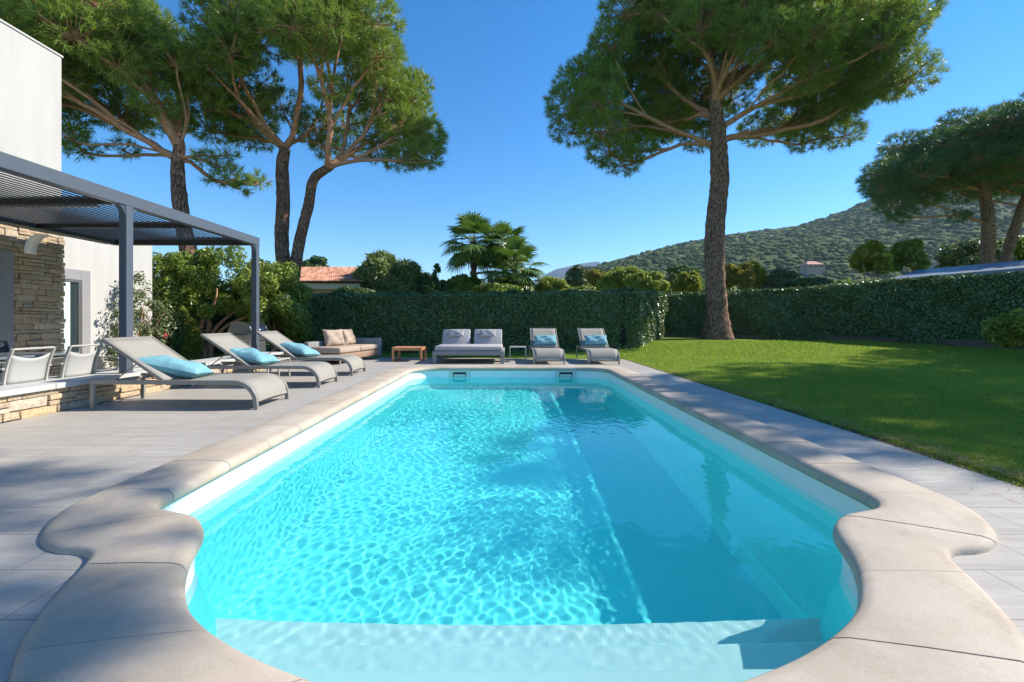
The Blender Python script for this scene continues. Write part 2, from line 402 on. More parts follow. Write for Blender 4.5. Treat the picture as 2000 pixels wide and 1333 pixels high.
M['stone'] = mat_stone('schist_blocks', [(.2, (.40,.32,.23)), (.4, (.55,.42,.28)), (.55, (.60,.44,.25)), (.7, (.50,.44,.36)), (.9, (.66,.56,.42))])
M['stonew'] = mat_stone('house_stone', [(.2, (.38,.31,.22)), (.4, (.48,.39,.27)), (.55, (.50,.36,.23)), (.7, (.49,.42,.32)), (.9, (.57,.49,.37))])
M['slab'] = mat_plain('pale_slab', (.48,.48,.46), .6, 0, .08, 3, .15)
q = N('glass_pane'); M['glass'] = q.principled((.03,.045,.055), .04, 0, None, .8)

# ------------------------------------------------------------------ lawn and ground, one sheet to the horizon
def gz(x, y):
    z = -.022
    t = smooth((y-12.5)/8.0)*smooth((x+1.5)/7.0)
    z += .33*t
    if y > 24: z += min(3.0, (y-24)*.012)
    z += .02*math.sin(x*.6+1)*math.sin(y*.5)*smooth((abs(x)-3.6)/2)
    if -60 < x < -5.5 and y < 11.2: z = -.35
    return z
gx = sorted(set([-2800,-1200,-600,-300,-150,-80,-50]+[round(-36+1.5*k, 3) for k in range(18)]+[-9.9,-8.5,-7.5,-6.93,-6.4,-5.9,-5.47,-5.41,-4.5,-3.4,-2.6,2.75,3.3]+[round(3.45+.4*k, 3) for k in range(55)]+[27,30,34,40,50,80,150,300,600,1200,2800]))
gy = sorted(set([-300,-100,-30,-10,-4,-2.1,-1,.7]+[1.5,3,5,7,9,10.98,11.19,11.24,11.8]+[round(12.4+.45*k, 3) for k in range(34)]+[29,31,34,38,44,52,65,80,110,150,250,400,700,1200,2000,2900]))
V = [(x, y, gz(x, y)) for y in gy for x in gx]; F = []; nx = len(gx)
for j in range(len(gy)-1):
    for i in range(nx-1):
        if gx[i] >= -2.61 and gx[i+1] <= 2.76 and gy[j] >= .69 and gy[j+1] <= 10.99: continue
        F.append((j*nx+i, j*nx+i+1, (j+1)*nx+i+1, (j+1)*nx+i))
q = N('lawn'); v = q.coord('World'); f1 = q.noise(v, .55, 6, .6, .3); f2 = q.noise(v, 28, 5, .7); f3 = q.noise(v, 2.6, 5, .6)
c = q.ramp(f1, [(.3, (.12,.22,.03)), (.55, (.18,.28,.04)), (.75, (.26,.33,.06))])
c = q.mix(q.ramp(f2, [(.35, .75), (.6, 0.)]), c, (.06,.10,.022)); c = q.mix(q.math('MULTIPLY', q.ramp(f3, [(.55, 0.), (.75, 1.)]), .45), c, (.20,.17,.07))
M['lawn'] = q.principled(c, .9, 0, q.bump(f2, .8, .03), .1)
struct(MB().add(V, F).build('lawn', M['lawn'], None, True))

# bare earth along the deck edge and under the hedges
q = N('earth'); v = q.coord('World'); f = q.noise(v, 9, 7, .7)
M['earth'] = q.principled(q.ramp(f, [(.3, (.07,.05,.033)), (.55, (.14,.10,.066)), (.75, (.22,.165,.11))]), .95, 0, q.bump(f, .9, .03), .1)
m = MB(); V = []; F = []; n = 110
for k in range(n+1):
    y = lerp(-1.5, 12.9, k/n); x0 = 3.405 if y < 6 else lerp(3.405, 3.335, (y-6)/7)
    wd = .10+.10*abs(math.sin(k*1.7)+.6*math.sin(k*.63+1)+.4*math.sin(k*3.1))*max(.25, 1-y/11)
    V += [(x0, y, gz(x0+.1, y)+.016), (x0+wd*.6, y, gz(x0+.1, y)+.022), (x0+wd, y, gz(x0+wd, y)+.0)]
for k in range(n): a = 3*k; F += [(a, a+1, a+4, a+3), (a+1, a+2, a+5, a+4)]
struct(m.add(V, F).build('soil_strip', M['earth'], None, True))

# grass blades over the part of the lawn that shows them
rb = np.random.default_rng(5); n = 330000
u = rb.uniform(0, 1, n); yb = 2.2+16.5*u**1.6; xb = 3.36+rb.uniform(0, 1, n)**1.15*(yb*1.16+.3-3.3).clip(.2, 17)
k = xb > np.where(yb < 6, 3.50, 3.43)-(rb.uniform(0, 1, n) > .93)*.12; xb, yb = xb[k], yb[k]
zb = np.array([gz(x, y) for x, y in zip(xb, yb)]); n = len(xb)
pz = .5+.5*np.sin(xb*1.3+1.7*np.sin(yb*.9))*np.cos(yb*1.1+.6*np.sin(xb*2.1)); hb = rb.uniform(.018, .046, n)*(.75+.5*pz)*(1+.03*yb); wb = .0035*(1+.16*yb); an = rb.uniform(0, 6.283, n); ln_ = rb.normal(0, .5, (n, 2))*hb[:, None]
B = np.stack([xb, yb, zb], 1); S = np.stack([np.cos(an), np.sin(an), 0*an], 1)*wb[:, None]
V = np.stack([B-S, B+S, B+np.stack([ln_[:, 0], ln_[:, 1], hb], 1)], 1).reshape(-1, 3)
M['blade'] = mat_leaf('grass_blade', [(.15, (.19,.32,.05)), (.45, (.34,.47,.06)), (.75, (.46,.55,.09)), (.95, (.58,.56,.2))], .5, .5, .3, .4)
tag(np_mesh('grass', V, np.arange(3*n).reshape(n, 3), M['blade']), kind='stuff')
# fallen pine needles along the soil strip and on the paving edge
n = 3800; yb = 1.0+9*rb.uniform(0, 1, n)**1.7; xb = 3.46+np.abs(rb.normal(0, .14, n)); xb[::6] = 3.40-np.abs(rb.normal(0, .22, len(xb[::6]))); xb[::17] = rb.uniform(-5.3, -2.7, len(xb[::17]))
an = rb.uniform(0, 6.283, n); ll = rb.uniform(.03, .07, n); d = np.stack([np.cos(an), np.sin(an), 0*an], 1); sd = np.stack([-np.sin(an), np.cos(an), 0*an], 1)*.0016
B = np.stack([xb, yb, np.where(xb < 3.41, .004, .026)+rb.uniform(0, .01, n)], 1); e = d*ll[:, None]
V = np.stack([B-sd, B+sd, B+e+sd+[0,0,.004], B+e-sd+[0,0,.004]], 1).reshape(-1, 3)
tag(np_mesh('pine_litter', V, np.arange(4*n).reshape(n, 4), mat_plain('dry_needle', (.34,.20,.10), .8)), kind='stuff')

# ------------------------------------------------------------------ leaf clouds
def leaf_mesh(name, P, Nrm, size, mat, parent=None, aspect=1.9, jitter=.9, fold=False):
    """one small leaf (a diamond) per point, facing roughly along Nrm"""
    P = np.asarray(P, float); n = len(P)
    Nn = np.asarray(Nrm, float)+rng.normal(0, jitter, (n, 3)); Nn /= np.linalg.norm(Nn, axis=1, keepdims=True)+1e-9
    A = np.cross(Nn, rng.normal(0, 1, (n, 3))); A /= np.linalg.norm(A, axis=1, keepdims=True)+1e-9; B = np.cross(Nn, A)
    s = (size*rng.uniform(.65, 1.3, n))[:, None]
    V = np.stack([P-A*s*aspect/2, P+B*s*.5+Nn*s*.12, P+A*s*aspect/2, P-B*s*.5+Nn*s*.12], 1).reshape(-1, 3)
    return np_mesh(name, V, np.arange(4*n).reshape(n, 4), mat, parent)

M['hedge'] = mat_leaf('hedge_leaf', [(.2, (.05,.10,.032)), (.5, (.10,.18,.055)), (.8, (.20,.28,.10))], .18, .32, .6)
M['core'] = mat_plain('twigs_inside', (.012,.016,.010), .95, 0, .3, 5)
def hedge(name, label, path, h, th, dens, size, bulge=.12, seed=1):
    """clipped hedge along a ground path; path points are (x, y, top_z) on the front face"""
    r = np.random.default_rng(seed); t = thing(name, label, 'hedge', (path[0][0], path[0][1], 0)); T = Matrix.Translation((-path[0][0], -path[0][1], 0))
    P = []; Nn = []; core = MB()
    for (a, b) in zip(path[:-1], path[1:]):
        ax, ay, az = a; bx, by, bz = b; L_ = math.hypot(bx-ax, by-ay); d = np.array([(bx-ax)/L_, (by-ay)/L_]); nn = np.array([d[1], -d[0]])
        n = int(L_*((az+bz)/2)*dens); u = r.uniform(0, 1, n); zz = r.uniform(0, 1, n)**.9
        zb = np.array([gz(ax+(bx-ax)*q_, ay+(by-ay)*q_) for q_ in np.linspace(0, 1, 20)]); zb = np.interp(u, np.linspace(0, 1, 20), zb)
        zt = az+(bz-az)*u; z = zb+(zt-zb)*zz; px, py = ax+(bx-ax)*u, ay+(by-ay)*u
        wob = bulge*(np.sin(px*1.9+z*1.3+seed)+np.sin(py*2.3-z*2.1)+.6*np.sin(px*5.1+z*4.7)+.5*np.sin(py*6+z*5.5))*.5+r.normal(0, .035, n)-.10*np.clip(1-zz*3.2, 0, 1)*r.uniform(0, 1, n)
        P.append(np.stack([px+nn[0]*wob, py+nn[1]*wob, z], 1)); Nn.append(np.tile([nn[0], nn[1], .45], (n, 1)))
        n = int(L_*th*dens*.9); u = r.uniform(0, 1, n); ww = r.uniform(0, 1, n); px, py = ax+(bx-ax)*u-nn[0]*th*ww, ay+(by-ay)*u-nn[1]*th*ww
        P.append(np.stack([px, py, az+(bz-az)*u+.05*np.sin(px*3+py*2)+.03*np.sin(px*9)+r.normal(0, .035, n)], 1)); Nn.append(np.tile([0, 0, 1.0], (n, 1)))
        i = .13
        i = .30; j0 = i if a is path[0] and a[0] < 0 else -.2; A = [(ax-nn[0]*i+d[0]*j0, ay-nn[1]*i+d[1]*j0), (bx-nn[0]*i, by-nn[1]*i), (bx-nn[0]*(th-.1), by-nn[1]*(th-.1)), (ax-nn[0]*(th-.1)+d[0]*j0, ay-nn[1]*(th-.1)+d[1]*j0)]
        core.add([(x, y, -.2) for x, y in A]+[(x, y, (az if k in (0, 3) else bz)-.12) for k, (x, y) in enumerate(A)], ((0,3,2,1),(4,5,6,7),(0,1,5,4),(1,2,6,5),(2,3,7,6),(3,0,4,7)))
    P = np.concatenate(P)-[path[0][0], path[0][1], 0]
    leaf_mesh('foliage', P, np.concatenate(Nn), size, M['hedge'], t, 1.8, .75)
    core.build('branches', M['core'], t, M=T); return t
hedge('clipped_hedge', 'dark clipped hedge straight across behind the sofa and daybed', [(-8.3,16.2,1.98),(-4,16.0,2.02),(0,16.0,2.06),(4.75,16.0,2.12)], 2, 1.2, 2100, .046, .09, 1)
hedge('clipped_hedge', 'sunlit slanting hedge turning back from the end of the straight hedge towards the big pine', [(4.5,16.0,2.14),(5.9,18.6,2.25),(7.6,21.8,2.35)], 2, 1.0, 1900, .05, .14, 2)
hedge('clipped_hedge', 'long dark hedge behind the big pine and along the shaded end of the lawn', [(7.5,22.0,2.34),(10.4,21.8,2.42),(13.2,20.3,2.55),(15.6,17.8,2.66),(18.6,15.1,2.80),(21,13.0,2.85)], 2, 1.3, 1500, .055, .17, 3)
m = MB()
for a, b in zip([(7.3,21.55),(10.4,21.45),(13.1,20.0),(15.4,17.5),(18.4,14.8)], [(10.4,21.45),(13.1,20.0),(15.4,17.5),(18.4,14.8),(21,12.6)]):
    d = Vector((b[0]-a[0], b[1]-a[1], 0)).normalized(); nn = Vector((-d.y, d.x, 0))*.22
    m.prism([(a[0]+nn.x*2.2, a[1]+nn.y*2.2), (a[0]+nn.x*1.4, a[1]+nn.y*1.4), (b[0]+nn.x*1.4, b[1]+nn.y*1.4), (b[0]+nn.x*2.2, b[1]+nn.y*2.2)], -.2, .42)
tag(m.build('garden_wall', mat_plain('brown_render', (.13,.09,.065), .9, 0, .25, 3, .3)), 'low brown garden wall showing at the foot of the long shaded hedge', 'wall')

# ------------------------------------------------------------------ stone pines
q = N('pine_bark'); v = q.coord('World', (1, 1, .28)); vo = q.n('TexVoronoi', feature='DISTANCE_TO_EDGE'); q.put(vo.inputs['Vector'], v); vo.inputs['Scale'].default_value = 13
fz = q.noise(v, 6, 7, .7); crack = q.ramp(vo.outputs['Distance'], [(0., 0.), (.12, 1.)])
c = q.ramp(fz, [(.25, (.17,.10,.07)), (.5, (.31,.18,.125)), (.75, (.45,.29,.205))]); c = q.mix(crack, (.07,.042,.03), c)
M['bark'] = q.principled(c, .9, 0, q.bump(q.math('ADD', crack, q.math('MULTIPLY', fz, .8)), .9, .03), .15)
q = N('pine_limb'); v = q.coord('World'); fz = q.noise(v, 7, 6, .7)
c = q.ramp(fz, [(.25, (.26,.12,.07)), (.5, (.46,.24,.14)), (.75, (.60,.36,.23))])
M['limb'] = q.principled(c, .85, 0, q.bump(fz, .8, .02), .2)
M['needle'] = mat_leaf('pine_needles', [(.15, (.09,.18,.03)), (.4, (.20,.32,.045)), (.65, (.32,.42,.07)), (.92, (.45,.50,.14))], .46, .42, .5, .55)
M['needle2'] = mat_leaf('pine_needles_cool', [(.15, (.05,.12,.05)), (.45, (.10,.20,.065)), (.8, (.18,.29,.09))], .25, .42, .5, .4)

def bez(a, c1, c2, b, n):
    return [a*(1-t)**3+c1*3*t*(1-t)**2+c2*3*t*t*(1-t)+b*t**3 for t in [k/n for k in range(1, n+1)]]

def pine(name, label, trunks, clumps, mat, tufts=55, tuft=.34, blades=20, seed=1, rmin=.016, rexp=2.15, limb_z=0, group=None, bw=.022, sub=None, kick=1.0):
    """trunks: list of [(point, radius), ...] from ground to fork; clumps: list of (centre, radius, flatness)"""
    r = random.Random(seed); rn = np.random.default_rng(seed)
    base = trunks[0][0][0].copy()
    t = thing(name, label, 'tree', base, 0, group)
    tb = MB(); nodes = []   # [pos, parent, dir, depthlen, trunkflag]
    for tr in trunks:
        pts = []; rad = []
        for i in range(len(tr)-1):
            (p0, r0), (p1, r1) = tr[i], tr[i+1]; pm = tr[i-1][0] if i else p0*2-p1; pn = tr[i+2][0] if i+2 < len(tr) else p1*2-p0
            n = max(4, int((p1-p0).length/.16))
            for k in range(n):
                u = k/n; p = .5*((2*p0)+(-pm+p1)*u+(2*pm-5*p0+4*p1-pn)*u*u+(-pm+3*p0-3*p1+pn)*u**3)
                pts.append(p); rad.append(lerp(r0, r1, u))
        pts.append(tr[-1][0]); rad.append(tr[-1][1])
        o = len(tb.v); tb.tube([p-base for p in pts], rad, 18)
        for k in range(o, len(tb.v)):   # ridged bark and root flare
            i = (k-o)//18
            if i >= len(pts): continue
            c = pts[i]-base; v_ = Vector(tb.v[k]); ang = 2*math.pi*((k-o) % 18)/18
            f = 1+.10*math.sin(3*ang+seed+i*.03)+.05*math.sin(7*ang+i*.11)+rn.normal(0, .035)
            if i < 9 and tr is trunks[0]: f += .35*((9-i)/9)**2*(1+.5*math.sin(5*ang+seed))
            tb.v[k] = tuple(c+(v_-c)*f)
        prev = -1; L0 = 0
        for i in range(int(len(pts)*(.55 if len(tr) > 3 else .3)), len(pts), 4):
            nodes.append([pts[i], prev, Vector((0, 0, 1)), L0, True]); prev = len(nodes)-1; L0 += .35
        if nodes[-1][0] != pts[-1]: nodes.append([pts[-1], prev, Vector((0, 0, 1)), L0, True])
    tk = tb.build('trunk', M['bark'], t, True)
    top = trunks[0][-1][0]
    segs = []
    order = sorted(clumps, key=lambda c: min((c[0]-tr[-1][0]).length for tr in trunks))
    zlo = {0: limb_z}
    for cc, cr, fl in order:
        best, bi = 1e9, None; cand = list(range(len(nodes)))
        for i in cand:
            p, par, d, ln, tf = nodes[i]
            v_ = cc-p; dist = v_.length
            if dist < .25: continue
            if tf and limb_z and p.z < limb_z: continue
            cosd = v_.normalized().dot(d) if not tf else .8
            cost = dist*(1.0+.75*(1-cosd))+.75*ln+(0 if tf else .12)
            if v_.z < -.1*dist: cost += 2.0*abs(v_.z)
            if cost < best: best, bi = cost, i
        p, par, d, ln, tf = nodes[bi]; v_ = cc-p; dist = v_.length; out = Vector((v_.x, v_.y, 0)); out = out.normalized() if out.length > .01 else Vector((0, 0, 1))
        dd = (out*.75+Vector((0, 0, .55))+Vector([r.uniform(-.2, .2) for _ in range(3)])).normalized() if tf else (d*.8+v_.normalized()*.5+Vector([r.uniform(-.2, .2) for _ in range(3)])).normalized()
        n = max(3, int(dist/.45)); pts = bez(p, p+dd*dist*.30*kick, cc-(v_.normalized()*.6+Vector((0, 0, .35)))*dist*.28, cc-Vector((0, 0, cr*fl*.3)), n)
        pts = [q_+Vector([r.uniform(-.05, .05)*min(1, dist/2) for _ in range(3)]) if i < n-1 else q_ for i, q_ in enumerate(pts)]
        prev = bi; L0 = ln; chain = [bi]
        for k, q_ in enumerate(pts):
            a = nodes[prev][0]; L0 += (q_-a).length
            nodes.append([q_, prev, (q_-a).normalized(), L0, False]); prev = len(nodes)-1; chain.append(prev)
        segs.append(chain)
    # pipe model radii
    wgt = [0.0]*len(nodes)
    for ch in segs: wgt[ch[-1]] += 1
    for i in range(len(nodes)-1, -1, -1):
        if wgt[i] == 0 and not nodes[i][4]: wgt[i] = .6
        pr = nodes[i][1]
        if pr >= 0: wgt[pr] += wgt[i]
    lb = MB(); rt = trunks[0][-1][1]
    def rr(i): return rmin*max(1, wgt[i])**(1/rexp)+.008
    for ch in segs:
        pts = [nodes[i][0]-base for i in ch]; rad = [rr(i) for i in ch]; rad[0] = min(rad[1]*1.25, rr(ch[0])) if len(rad) > 1 else rad[0]
        if nodes[ch[0]][4]: rad[0] = rad[1]*1.35
        sm_ = []; sr = []
        for i in range(len(pts)-1):
            sm_ += [pts[i], (pts[i]+pts[i+1])/2]; sr += [rad[i], (rad[i]+rad[i+1])/2]
        sm_.append(pts[-1]); sr.append(rad[-1]); lb.tube(sm_, sr, 7)
        # a few dead side twigs
        for _ in range(2):
            i = r.randrange(1, len(pts)); q_ = pts[i]; e_ = q_+Vector([r.uniform(-1, 1), r.uniform(-1, 1), r.uniform(-.1, .7)])*r.uniform(.3, .7)
            lb.tube([q_, (q_+e_)/2+Vector((0, 0, r.uniform(-.08, .08))), e_], [.011, .008, .004], 4)
    # twigs and tufts
    PV = []; 
    for cc, cr, fl in clumps:
        n = int(tufts*(cr/.9)**2)
        for _ in range(n):
            while True:
                v_ = Vector((r.uniform(-1, 1), r.uniform(-1, 1), r.uniform(-1, 1)))
                if v_.length < 1: break
            l_ = v_.length; v_ = v_*(l_**-.55) if l_ > .05 else v_
            p = cc+Vector((v_.x*cr, v_.y*cr, v_.z*cr*fl))
            PV.append((*(p-base), v_.x, v_.y, v_.z+.35))
            if r.random() < .22:
                s_ = cc-Vector((0, 0, cr*fl*.3))-base; lb.tube([s_, (s_+(p-base))/2-Vector((0, 0, .05)), p-base], [.014, .010, .006], 4, False)
    lb.build('limbs', M['limb'], tk, True)
    PV = np.array(PV); n = len(PV); P = PV[:, :3]; D = PV[:, 3:]; D /= np.linalg.norm(D, axis=1, keepdims=True)+1e-9
    P = np.repeat(P, blades, 0); D = np.repeat(D, blades, 0); k = len(P)
    d = D*rn.uniform(.3, 1.0, (k, 1))+rn.normal(0, .55, (k, 3)); d /= np.linalg.norm(d, axis=1, keepdims=True)
    ln = tuft*rn.uniform(.55, 1.1, (k, 1)); sd = np.cross(d, rn.normal(0, 1, (k, 3))); sd /= np.linalg.norm(sd, axis=1, keepdims=True)
    st = P+rn.normal(0, .03, (k, 3)); 
    V = np.stack([st-sd*bw*.5, st+sd*bw*.5, st+d*ln+sd*bw*.12, st+d*ln-sd*bw*.12], 1)
    # each tuft is one island for its colour: joined through a shared tiny core
    Vf = V.reshape(-1, 3); Fq = np.arange(4*k).reshape(k, 4)
    np_mesh('crown', Vf, Fq, mat, t)
    return t

def dome(c, Rx, Ry, H, n, cr, r, lo=0.0, lump=.12, fl=.62, shell=(.80, 1.0), inner=.05, drop=.0, rim=.0, lift=.0):
    """clump centres over an umbrella shaped dome"""
    out = []; tries = 0
    while len(out) < n and tries < n*60:
        tries += 1
        a = r.uniform(0, 2*math.pi); u = math.sqrt(r.uniform(0, 1)); h = math.sqrt(max(0, 1-u*u))
        s_ = r.uniform(*shell) if r.random() > inner else r.uniform(.45, .8)
        s_ *= 1+lump*math.sin(3*a+c.x)*u+lump*.6*math.sin(5*a+2*u*4+c.y)
        p = c+Vector((Rx*u*math.cos(a)*s_, Ry*u*math.sin(a)*s_, H*h*s_-drop*u*u+r.uniform(-.25, .1)+lift*abs(Ry*u*math.sin(a)*s_)))
        rad = cr*r.uniform(.75, 1.25)
        if min([(p-q_[0]).length for q_ in out] or [9]) > cr*1.08: out.append((p, rad, fl))
    return out

def prune(cl, D, cx, cy, rx, ry, r, front=.9, back=.35):
    """open crowns: clumps that would hang in front of the fan of limbs are gone, those behind it are thinner"""
    out = []
    for c, rad, fl in cl:
        px = VX+c.x/c.y*FP; py = VY-(c.z-CH)/c.y*FP; e = ((px-cx)/rx)**2+((py-cy)/ry)**2
        if e < 1 and r.random() < (front if c.y < D+1.2 else back): continue
        out.append((c, rad, fl))
    return out
# the big pine on the lawn
r_ = random.Random(11)
D0 = 20.0
tk = [(at(1400,662,D0)-Vector((0,0,.1)), .56), (at(1399,600,D0), .42), (at(1394,520,D0), .40), (at(1396,440,D0), .385), (at(1404,360,D0), .36), (at(1404,300,D0), .33), (at(1402,250,D0), .29), (at(1396,190,D0), .22)]
cl_ = dome(at(1468,205,D0)+Vector((-.3,1.5,0)), 6.6, 4.6, 6.6, 165, 1.12, r_, drop=.9, shell=(.88, 1.0), lift=.42)
for px, py, dd, cr in ((1175,255,-1,1.0),(1190,295,0,1.0),(1215,318,.5,.85),(1165,200,-1,1.1),(1250,290,1,.8),(1150,150,0,1.0),(1700,160,-1,1.0),(1670,190,-.5,.8),(1640,215,0,.75),(1775,25,-1,1.1),(1730,70,-1,1.0),(1600,232,2,.7),(1350,262,4,.7),(1300,245,3,.8)):
    cl_.append((at(px, py, D0+dd), cr, .6))
cl_ = prune(cl_, D0, 1405, 175, 215, 115, r_)
pine('stone_pine', 'tall single-trunked umbrella pine standing on the sunny far edge of the lawn', [tk], cl_, M['needle'], 125, .29, 16, 5, .036, 2.1, 8.3)

# the double-trunked pine behind the left end of the hedge
r_ = random.Random(21); D1 = 17.5
tkA = [(at(556,668,D1)-Vector((0,0,.1)), .36), (at(560,600,D1), .30), (at(556,550,D1), .27), (at(549,470,D1), .245), (at(552,390,D1), .235), (at(550,330,D1), .22), (at(556,290,D1), .18)]
tkB = [(at(560,600,D1), .24), (at(572,545,D1-.1), .22), (at(585,470,D1-.2), .20), (at(602,400,D1-.3), .185), (at(612,350,D1-.4), .17), (at(640,328,D1-.5), .14)]
cl_ = dome(at(610,255,D1), 4.15, 3.8, 4.6, 100, .88, r_, drop=.5, shell=(.88, 1.0), lift=.45)
for px, py, dd, cr in ((810,300,0,.75),(828,262,.3,.8),(780,312,1,.7),(835,310,-.3,.55),(740,300,2,.6),(700,290,3,.6),(415,175,0,.7),(440,215,1,.7),(485,262,1.5,.5),(640,290,3.5,.7),(845,285,0,.5)):
    cl_.append((at(px, py, D1+dd), cr, .6))
cl_ = prune(cl_, D1, 595, 195, 150, 105, r_)
pine('stone_pine', 'forked two-trunked umbrella pine rising behind the left end of the straight hedge', [tkA, tkB], cl_, M['needle'], 125, .27, 16, 8, .029, 2.1, 6.3)

# the pine beside the house, with one low limb to the right
r_ = random.Random(33); D2 = 15.5
tk = [(at(398,688,D2)-Vector((0,0,.2)), .33), (at(388,620,D2), .27), (at(372,520,D2), .25), (at(356,430,D2), .235), (at(348,370,D2), .22), (at(346,320,D2), .20), (at(350,285,D2), .17)]
cl_ = dome(at(196,228,D2+.2), 3.05, 3.4, 4.0, 92, .82, r_, drop=.3, shell=(.86, 1.0), lift=.40)
for px, py, dd, cr in ((400,310,0,.42),(430,322,.3,.42),(460,345,0,.42),(490,348,.2,.38),(505,358,0,.28),(420,350,.5,.35),(445,300,.4,.32),(385,290,.6,.4),(470,368,.3,.28),
                       (160,290,1,.6),(200,300,1.5,.5),(130,265,0,.6),(240,290,2,.5),(345,120,-1,.7),(365,160,0,.6),(370,215,1,.55),(270,60,-1,.8),(40,60,2,.8),(10,45,3,.8),(80,90,1,.9)):
    cl_.append((at(px, py, D2+dd), cr, .55))
cl_ = prune(cl_, D2, 285, 235, 130, 90, r_)
cl_ = [c_ for c_ in cl_ if not (VX+c_[0].x/c_[0].y*FP > 366 and VY-(c_[0].z-CH)/c_[0].y*FP < 282)]
pine('stone_pine', 'leaning umbrella pine beside the white house with a low bough reaching over the pergola', [tk], cl_, M['needle'], 125, .27, 16, 13, .029, 2.1, 6.0)

# the pine beyond the shaded hedge at the right
r_ = random.Random(41); D3 = 27.0
tkA = [(at(1930,600,D3), .38), (at(1928,520,D3), .34), (at(1930,450,D3), .31), (at(1926,400,D3), .28), (at(1912,345,D3), .22)]
tkB = [(at(1955,600,D3+.4), .28), (at(1965,510,D3+.4), .26), (at(1982,445,D3+.4), .24), (at(2005,380,D3+.3), .21), (at(2030,330,D3), .17)]
cl_ = dome(at(2010,345,D3), 7.9, 5.0, 3.7, 120, 1.15, r_, drop=.9, shell=(.80, 1.0), lift=.30)
for px, py, dd, cr in ((1725,365,0,1.1),(1745,400,0,1.0),(1760,418,.4,.8),(1722,335,0,1.0),(1800,390,1,.9),(1870,422,.3,.5),(1885,420,.2,.4)):
    cl_.append((at(px, py, D3+dd), cr, .6))
pine('stone_pine', 'two-stemmed umbrella pine outside the garden beyond the long shaded hedge', [tkA, tkB], cl_, M['needle2'], 90, .34, 14, 17, .03, 2.1, 5.0, bw=.026)

# pines to the right of the frame, whose shade falls on the lawn and the deck
def side_pine(base, fork, cc, Rx, H, n, seed, label):
    rr_ = random.Random(seed); b = Vector(base); f = Vector(fork); mid_ = b.lerp(f, .5)+Vector((.3, 0, 0))
    cl = dome(Vector(cc), Rx, Rx*.9, H, n, 1.15, rr_, drop=.5, shell=(.55, 1.0))
    return pine('stone_pine', label, [[(b, .42), (mid_, .34), (f, .26)]], cl, M['needle2'], 40, .42, 10, seed, .03, 2.1, f.z*.8, bw=.05)
side_pine((25.4,8.6,-.1), (24.4,9.0,10.4), (23.3,9.3,11.4), 6.1, 3.0, 75, 51, 'shade pine over the right side of the lawn, outside the view')
side_pine((28,13,-.1), (27.3,13.6,7.5), (26.7,13.6,8.4), 5.2, 3.0, 50, 52, 'second shade pine at the far right, outside the view')
side_pine((23,-2.5,-.1), (20.5,-1.5,9.0), (13.1,4.6,14.3), 2.05, 1.5, 34, 53, 'tall leaning pine near the viewer, outside the view')

# ------------------------------------------------------------------ shrubs and small trees
def bush(name, label, cat, c, Rr, n, size, mat, seed=1, stems=5, aspect=2.2, lumps=12, group=None, stemr=.03, blob=.42, jit=.9, low=-.6, mode='leaf', sm='limbs'):
    """multi-stemmed shrub: leaves gathered round lumps in an uneven outline; c is the crown centre, Rr its half sizes"""
    r = np.random.default_rng(seed); c = Vector(c); g = gz(c.x, c.y); t = thing(name, label, cat, (c.x, c.y, g), 0, group)
    L_ = []; 
    for k in range(lumps):
        for _ in range(20):
            d = r.normal(0, 1, 3); d /= np.linalg.norm(d)
            if d[2] > low: break
        L_.append(((d*np.array(Rr)*r.uniform(.42, .86)), r.uniform(.7, 1.25)*blob))
    P = []; Nn = []; tot = sum(b*b for _, b in L_)
    for p, b in L_:
        k = int(n*b*b/tot); d = r.normal(0, 1, (k, 3)); d /= np.linalg.norm(d, axis=1, keepdims=True)
        q_ = p+d*(b*np.array(Rr)*r.uniform(.35, 1.08, (k, 1))**.6)+r.normal(0, .03, (k, 3)); P.append(q_); Nn.append(d+[0, 0, .4])
    P = np.concatenate(P)+[0, 0, c.z-g]; Nn = np.concatenate(Nn); k = P[:, 2] > .02
    if mode == 'leaf': leaf_mesh('foliage', P[k], Nn[k], size, mat, t, aspect, jit)
    else:   # feathery: narrow upward leaves
        leaf_mesh('foliage', P[k], Nn[k], size, mat, t, 6.0, .6)
    m = MB(); rs = random.Random(seed)
    for p, b in L_[:stems]:
        e = Vector(p)+Vector((0, 0, c.z-g)); s = Vector((rs.uniform(-.12, .12), rs.uniform(-.12, .12), -.05)); mid_ = Vector((e.x*.35, e.y*.35, e.z*.5))
        m.tube([s, (s+mid_)/2+Vector((0,0,.05)), mid_, (mid_+e)/2, e], [stemr*1.3, stemr, stemr*.8, stemr*.5, stemr*.25], 6)
    m.build('stems', M['limb'], t, True); return t

G1 = mat_leaf('green_leaf', [(.15, (.08,.14,.02)), (.45, (.19,.28,.035)), (.7, (.30,.37,.06)), (.95, (.42,.42,.15))], .35, .4, .5)
G2 = mat_leaf('dark_leaf', [(.15, (.035,.08,.028)), (.5, (.09,.165,.045)), (.85, (.18,.25,.07))], .25, .4, .5)
G3 = mat_leaf('feathery_leaf', [(.15, (.07,.13,.055)), (.5, (.18,.26,.09)), (.85, (.42,.44,.15))], .3, .5, .4)
G4 = mat_leaf('yellow_leaf', [(.15, (.14,.19,.025)), (.5, (.36,.38,.045)), (.85, (.62,.56,.09))], .55, .45, .4)
G5 = mat_leaf('autumn_leaf', [(.15, (.15,.14,.03)), (.5, (.36,.29,.05)), (.85, (.55,.42,.09))], .5, .5, .4)
G6 = mat_leaf('olive_leaf', [(.15, (.07,.10,.045)), (.5, (.15,.19,.08)), (.85, (.27,.30,.15))], .25, .45, .4)
G7 = mat_leaf('lime_leaf', [(.15, (.18,.25,.04)), (.5, (.38,.46,.07)), (.85, (.56,.60,.14))], .55, .45, .4)

